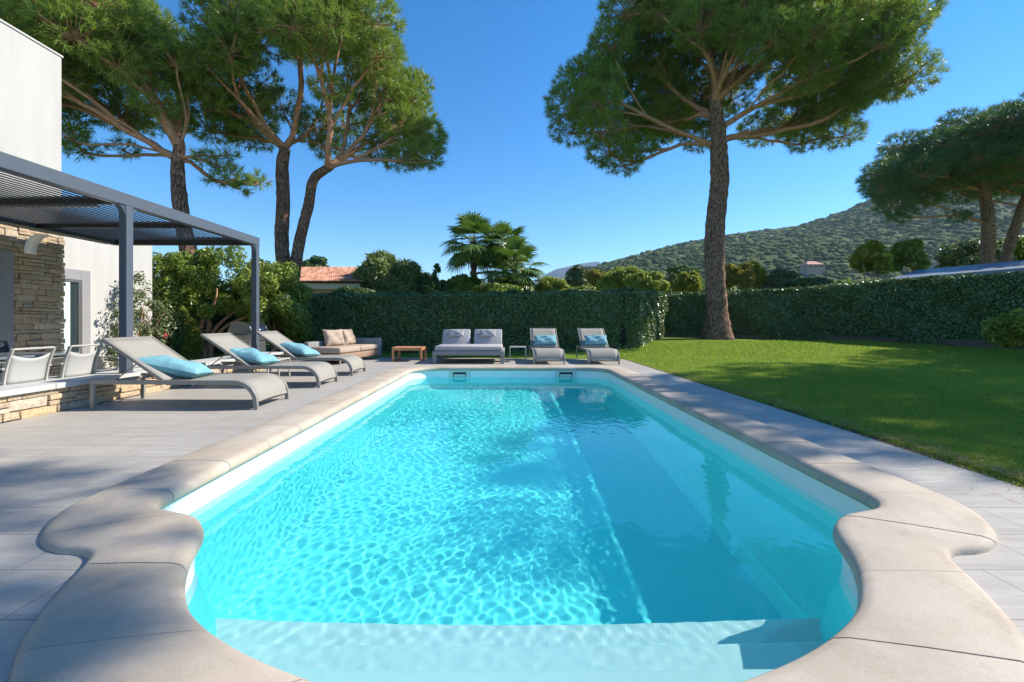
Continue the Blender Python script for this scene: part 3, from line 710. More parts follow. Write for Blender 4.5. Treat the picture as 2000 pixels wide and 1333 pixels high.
# spreading shrub in front of the house pine: crooked stems and a broad canopy
t = thing('spreading_tree', 'low spreading tree with crooked stems and yellow-green leaves beside the pergola', 'small tree', (-9.3, 14.0, -.02))
r_ = random.Random(5); m = MB(); tips = []
for dx, dy, h, k in ((-1.2,-.2,1.9,.05),(-.4,.3,2.4,.06),(.5,-.3,2.1,.05),(1.3,.2,2.3,.045),(-2.0,.1,2.2,.04),(2.2,-.1,2.0,.04)):
    b = Vector((dx*.06+.05, dy*.1, -.05)); p1 = Vector((dx*.18-.12, dy*.3, .45)); p2 = Vector((dx*.45-.22*math.copysign(1, dx), dy*.6, 1.0)); p3 = Vector((dx, dy, h*.8)); p4 = Vector((dx*1.15, dy, h))
    pts = catmull([tuple(b), tuple(p1), tuple(p2), tuple(p3), tuple(p4)], 5); rd = [lerp(k*1.9, k*.4, i/(len(pts)-1)) for i in range(len(pts))]
    m.tube(pts, rd, 8); tips.append(p4)
m.build('trunk', M['limb'], t, True)
P = []; Nn = []; rn = np.random.default_rng(4)
for k in range(85):
    x = rn.uniform(-2.9, 2.9); z = rn.uniform(1.25, 3.1)-.09*x*x*.5+(.15 if x > 1 else 0); y = rn.uniform(-1.2, 1.2); b = rn.uniform(.22, .42)
    if z < 1.45 and abs(x) < .3: z += .3
    q_ = 560; d = rn.normal(0, 1, (q_, 3)); d /= np.linalg.norm(d, axis=1, keepdims=True)
    P.append(np.array([x, y, z])+d*b*rn.uniform(.3, 1.1, (q_, 1))**.6); Nn.append(d+[0, 0, .3])
leaf_mesh('crown', np.concatenate(P), np.concatenate(Nn), .045, G1, t, 3.0, .8)

bush('shrub', 'tall loose green shrub between the spreading tree and the forked pine', 'shrub', (-7.75,15.2,1.35), (1.15,.9,1.5), 26000, .05, G1, 61, 6, 2.6, 26)
bush('shrub', 'dark glossy shrub at the left end of the straight hedge', 'shrub', (-8.6,16.9,1.2), (1.6,.9,1.5), 22000, .055, G2, 62, 5, 2.2, 20)
bush('shrub', 'dark leafy shrub in the shade behind the spreading tree', 'shrub', (-11.8,16.5,1.3), (2.0,1.0,1.7), 24000, .06, G2, 63, 5, 2.2, 22)
bush('clipped_shrub', 'clipped upright green shrub at the corner of the house wing', 'shrub', (-9.65,12.95,.62), (.30,.35,.75), 9000, .035, G2, 64, 3, 1.9, 14, None, .02, .6)
bush('clipped_shrub', 'round sunlit leafy shrub beside the crooked stems of the spreading tree', 'shrub', (-9.55,13.55,.52), (.33,.33,.62), 9000, .035, G7, 65, 3, 1.9, 12, None, .02, .6)
bush('shrub', 'bright green shrub at the right edge of the lawn in front of the long hedge', 'shrub', (14.15,12.1,.9), (.95,.7,.85), 17000, .05, G7, 66, 4, 2.4, 16)
# bougainvillea on the wing wall
q = N('red_petal'); M['red'] = q.principled((.62,.02,.06), .6)
t = thing('bougainvillea', 'climbing plant with a few red flowers on the white wing wall behind the pergola post', 'climber', (-9.4, 11.4, -.1))
P = []; Nn = []; rn = np.random.default_rng(9); m = MB()
for k in range(60):
    y = rn.uniform(-.75, .95); z = rn.uniform(.1, 2.3)*(1 if abs(y) < .5 else .8); x = rn.uniform(.05, .3); b = rn.uniform(.10, .22); q_ = 70
    d = rn.normal(0, 1, (q_, 3)); d /= np.linalg.norm(d, axis=1, keepdims=True); P.append(np.array([x, y, z])+d*b*rn.uniform(.3, 1.3, (q_, 1))); Nn.append(d+[.4, 0, .3])
    if k % 4 == 0: m.tube([(.05, 0, -.03), (.06, y*.5, z*.5), (x, y, z)], [.018, .012, .005], 5)
leaf_mesh('foliage', np.concatenate(P), np.concatenate(Nn), .045, G6, t, 1.7, .8); m.build('stems', M['limb'], t, True)
for c_ in ((.34,-.62,1.58),(.3,.42,.62),(.32,.7,.8)): P = np.array(c_)+rn.normal(0, .028, (34, 3)); leaf_mesh('flower', P, np.tile([1, 0, .3], (len(P), 1)), .05, M['red'], t, 1.3, .8)

# behind the hedge
def beyond(label, px, py, D, hw, hh, mat, seed, n=9000, size=.10, name='shrub', cat='shrub', mode='leaf', lumps=24, blob=.34, stems=4):
    if px < 1400 and D < 35: D *= 1.3; size *= 1.15
    c = at(px, py, D); g = gz(c.x, c.y); w_ = hw/FP*D; h_ = hh/FP*D
    return bush(name, label, cat, (c.x, c.y, c.z), (w_, w_*.7, h_), n, size, mat, seed, stems, 2.2, lumps, 'shrubs and trees beyond the hedges', .05, blob, mode=mode)
beyond('feathery grey-green bush beyond the hedge beside the tiled roof', 762, 552, 21, 68, 50, G3, 71, 26000, .12, mode='feather', lumps=26, blob=.32)
beyond('dark bushy crown showing above the tiled roof of the neighbouring house', 612, 525, 34, 34, 24, G2, 72, 7000, .14, 'tree', 'tree')
beyond('dark leafy bush between the feathery bush and the palms', 838, 570, 20.5, 30, 34, G2, 73, 9000, .09)
beyond('yellowish flowering bush at the foot of the palms', 862, 562, 22, 16, 14, G4, 74, 3000, .08)
beyond('green bush under the tallest palm', 905, 565, 21, 34, 30, G1, 75, 9000, .09)
beyond('yellow-green bush right of the palms', 1075, 568, 21, 38, 24, G7, 76, 9000, .08)
beyond('upright dark olive tree standing against the far blue mountain', 1128, 548, 30, 24, 30, G6, 77, 8000, .11, 'tree', 'tree')
beyond('brownish loose bush next to the upright olive tree', 1168, 556, 28, 26, 30, G5, 78, 7000, .10)
beyond('broad lime green bush above the corner of the straight hedge', 1215, 556, 24, 50, 30, G7, 79, 14000, .09)
beyond('pale sunlit bush left of the big pine trunk', 1262, 556, 22, 40, 28, G7, 80, 10000, .08)
beyond('flat-topped dark green tree behind the yellow bush near the big pine', 1335, 536, 40, 40, 18, G2, 81, 8000, .16, 'tree', 'tree')
beyond('yellow-leaved bush close to the left of the big pine trunk', 1345, 556, 24, 28, 24, G4, 82, 8000, .09)
beyond('silver grey bush between two yellow bushes', 1312, 556, 27, 24, 22, G6, 83, 6000, .09)
beyond('golden bush close to the right of the big pine trunk', 1440, 545, 26, 34, 30, G5, 84, 10000, .09)
beyond('taller golden tree second to the right of the big pine trunk', 1468, 540, 28, 24, 28, G4, 85, 7000, .10, 'tree', 'tree')
beyond('olive-green bush under the hill, right of the golden tree', 1520, 552, 28, 40, 24, G6, 86, 9000, .10)
beyond('low dark green bush beyond the hedge below the hillside house', 1580, 556, 26, 46, 14, G2, 87, 9000, .09)
beyond('large-leaved yellow tree beyond the shaded hedge', 1700, 512, 24, 42, 36, G4, 88, 3600, .20, 'tree', 'tree', lumps=22, blob=.3)
beyond('second yellow-topped tree next to the large-leaved yellow tree', 1772, 506, 25, 32, 36, G1, 89, 4200, .19, 'tree', 'tree', lumps=18, blob=.3)
beyond('rounded grey-green tree behind the stems of the right-hand pine', 1900, 505, 36, 70, 36, G6, 90, 12000, .16, 'tree', 'tree')
beyond('leafy tree filling the gap right of the right-hand pine', 1990, 500, 36, 50, 40, G1, 91, 9000, .16, 'tree', 'tree')
beyond('dark green bush behind the left part of the straight hedge', 700, 575, 19.5, 40, 14, G2, 92, 8000, .08)
beyond('mixed green bush behind the middle of the straight hedge', 960, 572, 19.5, 60, 18, G1, 93, 12000, .08)
beyond('spreading green bush below the upright olive tree', 1130, 574, 21, 60, 16, G1, 94, 12000, .08)
beyond('thin dark sapling sticking up left of the palms', 852, 528, 21, 7, 12, G2, 95, 300, .09, lumps=5)
for k in range(16):   # loose tree line that closes the view
    px = 560+k*92; beyond(['hazy green tree in the far tree line','hazy olive tree in the far tree line','hazy dark tree in the far tree line'][k % 3]+', '+['left of the tiled roof','behind the tiled roof','right of the tiled roof','left of the feathery bush','left of the palms','behind the palms','right of the palms','by the blue mountain','at the foot of the hill','left of the big pine trunk','behind the big pine trunk','below the hill ridge','below the hillside house','left of the yellow tree','behind the yellow tree','behind the right-hand pine'][k], px, 575, 60+7*((k*5) % 4), 52, 26, (G1, G6, G2)[k % 3], 200+k, 5000, .30, 'tree', 'tree', blob=.5)

# ------------------------------------------------------------------ fan palms
q = N('palm_leaf'); f = q.math('ADD', q.math('MULTIPLY', q.rnd(), .6), q.math('MULTIPLY', q.noise(q.coord('World'), 1.2), .4)); c = q.ramp(f, [(.2, (.05,.11,.025)), (.5, (.11,.20,.04)), (.8, (.20,.29,.08))])
p = q.n('BsdfPrincipled'); q.put(p.inputs['Base Color'], c); p.inputs['Roughness'].default_value = .35; tr = q.n('BsdfTranslucent'); q.put(tr.inputs[0], (.14,.24,.03)); mm = q.n('MixShader'); mm.inputs[0].default_value = .3
q.put(mm.inputs[1], p.outputs[0]); q.put(mm.inputs[2], tr.outputs[0]); q.put(q.out.inputs[0], mm.outputs[0]); M['palm'] = q.m
M['palmtrunk'] = mat_plain('palm_trunk', (.16,.105,.07), .9, 0, .4, 5, .8)
def palm(label, px, py, D, nf_, rl, seed, trunkr=.16):
    D *= 1.28; rl *= 1.25; nf_ = int(nf_*.8)
    top_ = at(px, py, D); g = gz(top_.x, top_.y); H = top_.z-g; rs = random.Random(seed); t = thing('fan_palm', label, 'palm tree', (top_.x, top_.y, g), 0, 'fan palms beyond the hedge')
    m = MB(); m.tube([(0,0,-.1),(.02,0,H*.5),(0,0,H*.97)], [trunkr*1.25, trunkr, trunkr*1.15], 12)
    for k in range(60):   # old leaf bases
        a = rs.uniform(0, 6.28); z = rs.uniform(H*.35, H*.99); d = Vector((math.cos(a), math.sin(a), 0))
        m.tube([d*trunkr*.8+Vector((0,0,z)), d*(trunkr+.10)+Vector((0,0,z+.14))], [.03, .015], 4)
    m.build('trunk', M['palmtrunk'], t, True)
    V = []; F = []; pet = MB()
    for k in range(nf_):
        a = k*2.4+rs.uniform(-.3, .3); el = lerp(1.35, -.75, (k/nf_)**.9)+rs.uniform(-.12, .12); d = Vector((math.cos(a)*math.cos(el), math.sin(a)*math.cos(el), math.sin(el)))
        s = Vector((0, 0, H*.97)); pl = rl*rs.uniform(.75, 1.05); hub = s+d*pl+Vector((0, 0, -.10*pl*(1 if el < .8 else 0)))
        pet.tube([s, (s+hub)/2+Vector((0,0,.05)), hub], [.028, .02, .013], 5)
        dd = (d+Vector((0, 0, -.25))).normalized(); side = dd.cross(Vector((0,0,1))); side = side.normalized() if side.length > .05 else Vector((1,0,0)); up = side.cross(dd).normalized()
        ns = 22; fl = rl*rs.uniform(.85, 1.1)
        for j in range(ns):
            th = lerp(-1.75, 1.75, j/(ns-1)); ray = (dd*math.cos(th)+side*math.sin(th)).normalized(); sd = (side*math.cos(th)-dd*math.sin(th)).normalized()
            ll = fl*(.80+.2*math.cos(th))*rs.uniform(.9, 1.05); wv = ll*.055; droop = rs.uniform(.10, .32)
            p0 = hub; p1 = hub+ray*ll*.5+up*.05*ll+Vector((0,0,-.02)); p2 = hub+ray*ll*.8+Vector((0,0,-droop*ll*.35)); p3 = hub+ray*ll+Vector((0,0,-droop*ll))
            o = len(V); V += [p0, p1+sd*wv, p1-sd*wv, p2+sd*wv*.6, p2-sd*wv*.6, p3]; F += [(o, o+1, o+2), (o+1, o+3, o+4, o+2), (o+3, o+5, o+4)]
    MB().add(V, F).build('fronds', M['palm'], t); pet.build('petioles', mat_plain('petiole', (.22,.24,.06), .5), t, True); return t
palm('tallest fan palm, left of the group beyond the hedge', 925, 470, 22.0, 46, .98, 1)
palm('middle fan palm leaning on the tallest one', 985, 478, 22.8, 34, .85, 2)
palm('right-hand fan palm with wide low fronds', 1005, 520, 21.2, 36, .98, 3)
palm('short fan palm with drooping lower fronds between the others', 958, 540, 21.6, 22, .80, 4)
palm('small young fan palm at the right foot of the group', 1030, 552, 21.8, 18, .62, 5, .11)

# ------------------------------------------------------------------ neighbouring house
t = thing('neighbour_house', 'ochre neighbouring house with a terracotta tiled roof beyond the hedge', 'house', (-8.5, 27, 0)); T = Matrix.Translation((8.5, -27, 0))
a = at(560, 575, 26); b = at(700, 575, 26); zr = at(0, 552, 26).z; zt = at(0, 522, 29).z
m = MB(); m.box((a.x-1.0, 26.4, -.2), (b.x-.25, 34, zr-.04)); m.build('wall', mat_stucco('ochre_render', (.52,.30,.18)), t, M=T)
m = MB(); m.box((a.x-1.3, 26.02, zr-.38), (b.x+.05, 26.41, zr-.055)); m.build('fascia', mat_plain('pale_fascia', (.55,.48,.40), .8), t, M=T)
m = MB(); x0, x1, y0, y1 = a.x-1.6, b.x+.3, 25.8, 29.6; nt_ = 46; rows = 11
slope = Vector((0, y1-y0, zt-zr)).normalized(); up = Vector((0, -slope.z, slope.y))
for j in range(rows):
    for i in range(nt_):
        u0, u1 = i/nt_, (i+1)/nt_; xa, xb = lerp(x0, x1, u0), lerp(x0, x1, u1); s0 = Vector((0, lerp(y0, y1, j/rows), lerp(zr, zt, j/rows))); s1 = Vector((0, lerp(y0, y1, (j+1.15)/rows), lerp(zr, zt, (j+1.15)/rows)))
        hip = max(0, (xb-(x1-.9*(1)))/1)*0
        if xb > x1-(j/rows)*1.6: continue
        V = []; 
        for e_, (sx, lift) in enumerate(((s0, .045), (s1, .01))):
            for k in range(6):
                th = math.pi*k/5; V.append(Vector((lerp(xa, xb, .5-.46*math.cos(th)), 0, 0))+sx+up*(.075*math.sin(th)+lift))
        m.add(V, [(k, k+1, k+7, k+6) for k in range(5)]+[(0, 1, 2, 3, 4, 5)])
q = N('roof_tile'); q_ = q.math('ADD', q.math('MULTIPLY', q.rnd(), .7), q.math('MULTIPLY', q.noise(q.coord('World'), 2), .3))
m.build('roof_tiles', q.principled(q.ramp(q_, [(.1, (.30,.13,.08)), (.4, (.50,.23,.14)), (.7, (.60,.32,.21)), (.95, (.66,.44,.32))]), .8), t, M=T)
MB().add([(x0, y0+.04, zr-.05), (x1, y0+.04, zr-.05), (x1-1.6, y1, zt), (x0, y1, zt), (x0, 34.5, zr-.05), (x1, 34.5, zr-.05)], [(0,1,2,3), (3,2,5,4), (1,5,2)]).build('roof', mat_plain('roof_underlay', (.30,.15,.10), .9), t, M=T)

# blue-grey roof of a carport beyond the shaded hedge
t = thing('carport', 'low blue-grey carport roof rising beyond the shaded hedge', 'carport', (17, 19.2, 0)); T = Matrix.Translation((-17, -19.2, 0))
A = [at(1735,546,19), at(2060,518,17.0), at(2060,503,19.5), at(1790,528,22.5)]
m = MB(); V = A+[p-Vector((0,0,.12)) for p in A]; m.add(V, ((0,1,2,3),(7,6,5,4),(0,4,5,1),(1,5,6,2),(2,6,7,3),(3,7,4,0)))
m.build('roof', mat_plain('bluegrey_sheet', (.16,.21,.29), .45, 0, .2, .8, .1), t, M=T)
for p in A: MB().tube([(p.x, p.y, 0), (p.x, p.y, p.z-.13)], .06, 8).build('post', M['anth'], t, M=T)

# ------------------------------------------------------------------ hills
def hill_mesh(name, ridge, D0_, D1_, base_py, mat, nu=180, nv=60, amp=1.0, seed=1):
    """ridge: list of (px, py) of the skyline at distance D1_; the slope comes down towards D0_"""
    rx = np.array([p[0] for p in ridge], float); ry = np.array([p[1] for p in ridge], float); xs_ = np.linspace(rx[0], rx[-1], nu); yy = np.interp(xs_, rx, ry)
    V = []; rn_ = np.random.default_rng(seed); ph = rn_.uniform(0, 6, 8)
    for j in range(nv+12):
        v = j/nv; D = D0_+(D1_-D0_)*v
        for i in range(nu):
            Xr = (xs_[i]-VX)/FP*D1_; Hr = CH-(yy[i]-VY)/FP*D1_
            X = Xr*(D/D1_)**.55; prof_ = (math.sin(min(v, 1)*math.pi/2)**1.35 if v <= 1 else max(0, 1-(v-1)*1.2))
            n_ = sum(math.sin(X*f*.011*amp+ph[k])*math.cos(D*f*.013*amp+ph[k+3])/f for k, f in enumerate((1, 2.1, 4.3, 8.7)))
            V.append((X, D, Hr*prof_+n_*Hr*.05*math.sin(math.pi*min(1, v))-1.0))
    F = [(j*nu+i, j*nu+i+1, (j+1)*nu+i+1, (j+1)*nu+i) for j in range(nv+11) for i in range(nu-1)]
    return struct(MB().add(V, F).build(name, mat, None, True)), V, nu, nv
q = N('scrub_ground'); v = q.coord('World'); f = q.noise(v, .05, 8, .7); f2 = q.noise(v, .35, 5, .7)
M['scrub'] = q.principled(q.mix(q.ramp(f2, [(.4, .8), (.62, 0.)]), q.ramp(f, [(.3, (.085,.125,.04)), (.55, (.12,.155,.06)), (.75, (.17,.19,.09))]), (.04,.055,.025)), .95, 0, q.bump(f2, 1, 2), .1)
ridge = [(1010,600),(1080,560),(1140,535),(1185,520),(1240,506),(1300,491),(1376,480),(1440,473),(1520,463),(1560,452),(1600,441),(1652,421),(1700,402),(1760,385),(1830,366),(1900,352),(2000,332),(2120,318),(2300,300),(2500,295)]
hill, HV, hnu, hnv = hill_mesh('hillside', ridge, 130, 620, 560, M['scrub'])
# scrub that covers the slope
ico = bpy.data.meshes.new('ico'); import bmesh
bm = bmesh.new(); bmesh.ops.create_icosphere(bm, subdivisions=2, radius=1); iv = np.array([v_.co[:] for v_ in bm.verts]); ifc = np.array([[v_.index for v_ in f_.verts] for f_ in bm.faces]); bm.free(); bpy.data.meshes.remove(ico)
HVn = np.array(HV).reshape(-1, hnu, 3); rn = np.random.default_rng(77); PP = []; SS = []
nb = 22000
jv = rn.uniform(0, 1, nb)**.8*(hnv+.8); iu = rn.uniform(0, hnu-1.01, nb)
for k in range(nb):
    j, i = int(jv[k]), int(iu[k]); fj, fi = jv[k]-j, iu[k]-i
    p = (HVn[j, i]*(1-fi)+HVn[j, i+1]*fi)*(1-fj)+(HVn[j+1, i]*(1-fi)+HVn[j+1, i+1]*fi)*fj; PP.append(p)
PP = np.array(PP); SS = (rn.uniform(.9, 3.0, nb)*rn.choice([1, 1, 1, 1.5], nb))*(.35+.75*np.clip(PP[:,1]/600, 0, 1))
off = rn.normal(0, .16, (nb, len(iv), 1)); sc3 = np.stack([SS*rn.uniform(.9, 1.5, nb), SS*rn.uniform(.9, 1.3, nb), SS*rn.uniform(.55, .9, nb)], 1)
V = (iv[None]*(1+off))*sc3[:, None]+PP[:, None]+[0, 0, .2]; F = (ifc[None]+(np.arange(nb)*len(iv))[:, None, None]).reshape(-1, 3)
q = N('scrub_leaf'); v = q.coord('World'); f = q.math('ADD', q.math('MULTIPLY', q.rnd(), .6), q.math('MULTIPLY', q.noise(v, .9, 6, .75), .4))
M['scrubleaf'] = q.principled(q.ramp(f, [(.2, (.04,.07,.022)), (.5, (.095,.14,.045)), (.8, (.18,.21,.08)), (.95, (.26,.26,.12))]), .9, 0, q.bump(q.noise(v, 1.6, 5, .8), 1, 1.5), .1)
tag(np_mesh('hillside_scrub', V.reshape(-1, 3), F, M['scrubleaf']), kind='stuff')
# trees and a mast on the ridge
def ridge_pt(px, py, D): return at(px, py, D)
bush('tree', 'dark tree clump on the skyline of the hill beside the mast', 'tree', tuple(at(1566,449,600)), (9, 6, 5), 2500, 1.6, G2, 301, 2, 1.8, 10, None, .3)
bush('tree', 'second dark tree clump on the skyline, higher up the hill', 'tree', tuple(at(1588,443,600)), (7, 5, 4), 2000, 1.6, G2, 302, 2, 1.8, 8, None, .3)
p = at(1522,462,600); tag(MB().tube([(p.x,p.y,p.z-2),(p.x,p.y,p.z+5.5)], .35, 6).box((p.x-.9,p.y-.3,p.z+3.2),(p.x+.9,p.y+.3,p.z+4.3)).build('mast', M['anth']), 'thin mast standing on the hill skyline', 'mast')
# hillside houses
def far_house(label, px, py, D, w_, h_, dep):
    p = at(px, py, D); t = thing('hillside_house', label, 'house', p); m = MB().box((-w_/2,0,-8),(w_/2,dep,h_)); m.box((w_/2,1.5,-8),(w_*.8,dep,h_*.75)); wall = m.build('wall', mat_stucco('pink_render', (.34,.26,.22)), t)
    MB().add([(-w_/2-.6,-.6,h_),(w_/2+.6,-.6,h_),(w_/2+.6,dep+.6,h_),(-w_/2-.6,dep+.6,h_),(-w_/2+2,dep/2,h_+2),(w_/2-2,dep/2,h_+2),(w_*.8+.5,1,h_*.75),(w_*.8+.5,dep,h_*.75),(w_/2,dep/2,h_*.75+1.6)], ((0,1,5,4),(1,2,5),(2,3,4,5),(3,0,4),(1,6,8),(6,7,8),(3,2,1,0))).build('roof', mat_plain('far_roof', (.50,.27,.19), .85), t)
    for k in range(3): MB().box((-w_/2+1.5+k*w_*.3,-.06,h_*.3),(-w_/2+2.6+k*w_*.3,.05,h_*.7)).build('window', M['black'], t)
far_house('pink villa with a low tiled roof on the hillside right of the big pine', 1592, 524, 235, 8, 1.9, 6)
far_house('small pale house low on the hillside behind the yellow trees', 1850, 524, 190, 8, 2.4, 6)
# far mountains
q = N('haze_blue_rock'); v = q.coord('World'); M['rock'] = q.principled(q.ramp(q.noise(v, .002, 8, .7), [(.3, (.035,.05,.085)), (.7, (.07,.09,.13))]), .95, 0, None, .1)  # bluish air of the distance put into the rock colour, besides the haze volume
hill_mesh('far_mountain', [(940,610),(1000,580),(1060,540),(1085,528),(1100,525),(1125,519),(1150,515),(1165,514),(1175,519),(1190,521),(1205,527),(1240,540),(1300,560),(1400,600)], 1700, 2750, 560, M['rock'], 120, 40, .05, 3)

# ------------------------------------------------------------------ terrace and low stone wall
struct(MB().add([(-12.6,-2.2,-.10),(-5.46,-2.2,-.10),(-5.46,11.2,-.10),(-12.6,11.2,-.10)], [(0,1,2,3)]).build('terrace', M['tiles']))
def stone_wall(m, origin, ux, length, z0, z1, out, seed, hmin=.07, hmax=.17, lmin=.15, lmax=.48, depth=.05, gap=.006, hole=None):
    """random coursed stone blocks on a face; ux runs along the wall, out points away from it"""
    r = random.Random(seed); o = Vector(origin); U = Vector(ux); O = Vector(out); z = z0
    while z < z1-.02:
        h = min(r.uniform(hmin, hmax), z1-z); x = -r.uniform(0, .1)
        if z1-z-h < .04: h = z1-z
        while x < length:
            l = r.uniform(lmin, lmax); parts_ = [(x, l, z, h)]
            if h > .12 and r.random() < .4: hh = h*r.uniform(.4, .6); parts_ = [(x, l, z, hh), (x, l, z+hh, h-hh)]
            for a, ll, zz, hh in parts_:
                a0, a1 = max(0, a)+gap/2, min(length, a+ll)-gap/2
                if a1-a0 < .03: continue
                if hole and a1 > hole[0] and a0 < hole[1] and zz < hole[2]:
                    if a0 < hole[0]-.05: a1 = hole[0]
                    elif a1 > hole[1]+.05: a0 = hole[1]
                    else: continue
                d = depth+r.uniform(-.016, .018); V = []; j = .007
                for dd in (-.02, d):
                    for aa, z_ in ((a0, zz+gap/2), (a1, zz+gap/2), (a1, zz+hh-gap/2), (a0, zz+hh-gap/2)):
                        V.append(o+U*(aa+(r.uniform(-j, j) if dd > 0 else 0))+O*(dd+(r.uniform(-.006, .006) if dd > 0 else 0))+Vector((0, 0, z_+(r.uniform(-j, j) if dd > 0 else 0))))
                c = sum(V[4:], Vector())/4+O*.008; V.append(c)
                m.add(V, ((0,1,5,4),(1,2,6,5),(2,3,7,6),(3,0,4,7),(4,5,8),(5,6,8),(6,7,8),(7,4,8)))
            x += l
        z += h
t = thing('stone_bench_wall', 'low schist stone wall with a pale slab top between deck and terrace', 'low wall', (-5.5, 4.5, 0)); T = Matrix.Translation((5.5, -4.5, 0))
m = MB(); stone_wall(m, (-5.48,-1.5,0), (0,1,0), 12.4, 0, .285, (1,0,0), 3); stone_wall(m, (-5.48,10.9,0), (-1,0,0), .5, 0, .285, (0,1,0), 4)
m.build('stonework', M['stone'], t, False, .007, M=T)
MB().box((-5.93,-1.5,-.12), (-5.475,10.89,.283)).build('core', M['grout'], t, M=T)
for k in range(9):
    y0 = -1.5+k*1.388; MB().box((-5.97, y0+.003, .285), (-5.385, y0+1.385, .35)).build('slab', M['slab'], t, False, .006, M=T)

# ------------------------------------------------------------------ house
t = thing('white_house', 'white rendered house with a stone-clad ground floor under the pergola and a lower side wing', 'house', (-9, 8, -.1)); T = Matrix.Translation((9, -8, .1))
MB().box((-16,-6,2.95), (-8.90,9.10,6.36)).build('upper_wall', M['stucco'], t, False, .01, M=T)
MB().box((-16.05,-6.05,6.36), (-8.88,9.12,6.40)).build('roof_edge', M['stucco'], t, False, .005, M=T)
MB().box((-16,-6,-.12), (-8.99,9.13,2.949)).build('ground_floor_wall', M['grout'], t, M=T)
m = MB(); stone_wall(m, (-8.99,2.0,-.1), (0,1,0), 7.2, 0, 3.05, (1,0,0), 8, .045, .135, .10, .40, .06, .006, (4.2, 6.22, 2.45)); stone_wall(m, (-8.99,9.13,-.1), (-1,0,0), .62, 0, 3.05, (0,1,0), 9)
m.build('stone_cladding', M['stonew'], t, False, .008, M=T)
f = MB(); 
for lo, hi in (((-9.0,7.98,-.1),(-8.90,8.22,2.36)), ((-9.0,6.2,-.1),(-8.90,6.42,2.36)), ((-9.0,6.42,2.14),(-8.90,7.98,2.36))): f.box(lo, hi)
w1 = f.build('window_surround', M['greypaint'], t, False, .004, M=T)
w2 = MB().box((-8.985,7.90,-.1),(-8.93,7.978,2.138)).box((-8.985,6.422,-.1),(-8.93,6.5,2.138)).box((-8.985,6.5,2.06),(-8.93,7.90,2.138)).box((-8.985,7.16,-.1),(-8.93,7.24,2.06)).build('window_frame', M['anth'], t, False, .003, M=T)
MB().box((-8.984,6.5,-.1),(-8.955,7.16,2.06)).box((-8.984,7.24,-.1),(-8.955,7.90,2.06)).build('pane', M['glass'], w2, M=T)
# wing
MB().box((-16,9.14,-.12), (-9.62,12.35,3.25)).build('wing_wall', M['stucco'], t, False, .008, M=T)
MB().box((-16.05,9.16,3.25), (-9.57,12.40,3.31)).build('wing_edge', M['slab'], t, False, .005, M=T)
f = MB()
for lo, hi in (((-9.64,10.26,-.1),(-9.585,10.48,2.24)), ((-9.64,9.2,2.02),(-9.585,10.26,2.24))): f.box(lo, hi)
f.build('door_surround', M['greypaint'], t, False, .004, M=T)
d = MB().box((-9.615,9.22,-.1),(-9.60,10.258,2.018)).build('door', M['glass'], t, M=T)
MB().box((-9.60,10.17,-.1),(-9.565,10.256,2.016)).box((-9.60,9.22,1.95),(-9.565,10.17,2.016)).box((-9.60,9.66,-.1),(-9.57,9.73,1.95)).build('frame', M['ltframe'] if 'ltframe' in M else M['steel'], d, False, .002, M=T)
MB().box((-9.599,9.73,-.1),(-9.575,9.98,1.95)).build('curtain', mat_cloth('pale_curtain', (.45,.52,.58), (.56,.62,.66)), d, M=T)
# wall lamp: white curved shade
c = Vector((-8.93, 8.50, 2.56)); m = MB(); pts = []
for k in range(9):
    a = R(-10+k*12.5); pts.append(Vector((.0+.30*(1-math.cos(a))+.02, 0, -.16+.34*math.sin(a)*.9)))
prof_ = [(-.10,0),(-.10,.03),(.10,.03),(.10,0)]; V = []; F = []
for p in pts:
    for sy in (-.11, .11): V += [c+p+Vector((.02, sy, 0)), c+p+Vector((.0, sy, 0))]
for k in range(len(pts)-1): a = 4*k; F += [(a, a+2, a+6, a+4), (a+1, a+5, a+7, a+3), (a, a+4, a+5, a+1), (a+2, a+3, a+7, a+6)]
F += [(0,1,3,2), (32,34,35,33)]; m.add(V, F)
lt = thing('wall_lamp', 'white curved wall lamp on the stone cladding under the pergola', 'wall lamp', c); 
m.build('shade', M['liner'], lt, True, M=Matrix.Translation(-c)); MB().box((-.035,-.05,-.12),(.03,.05,.08)).build('backplate', M['steel'], lt, False, .004)

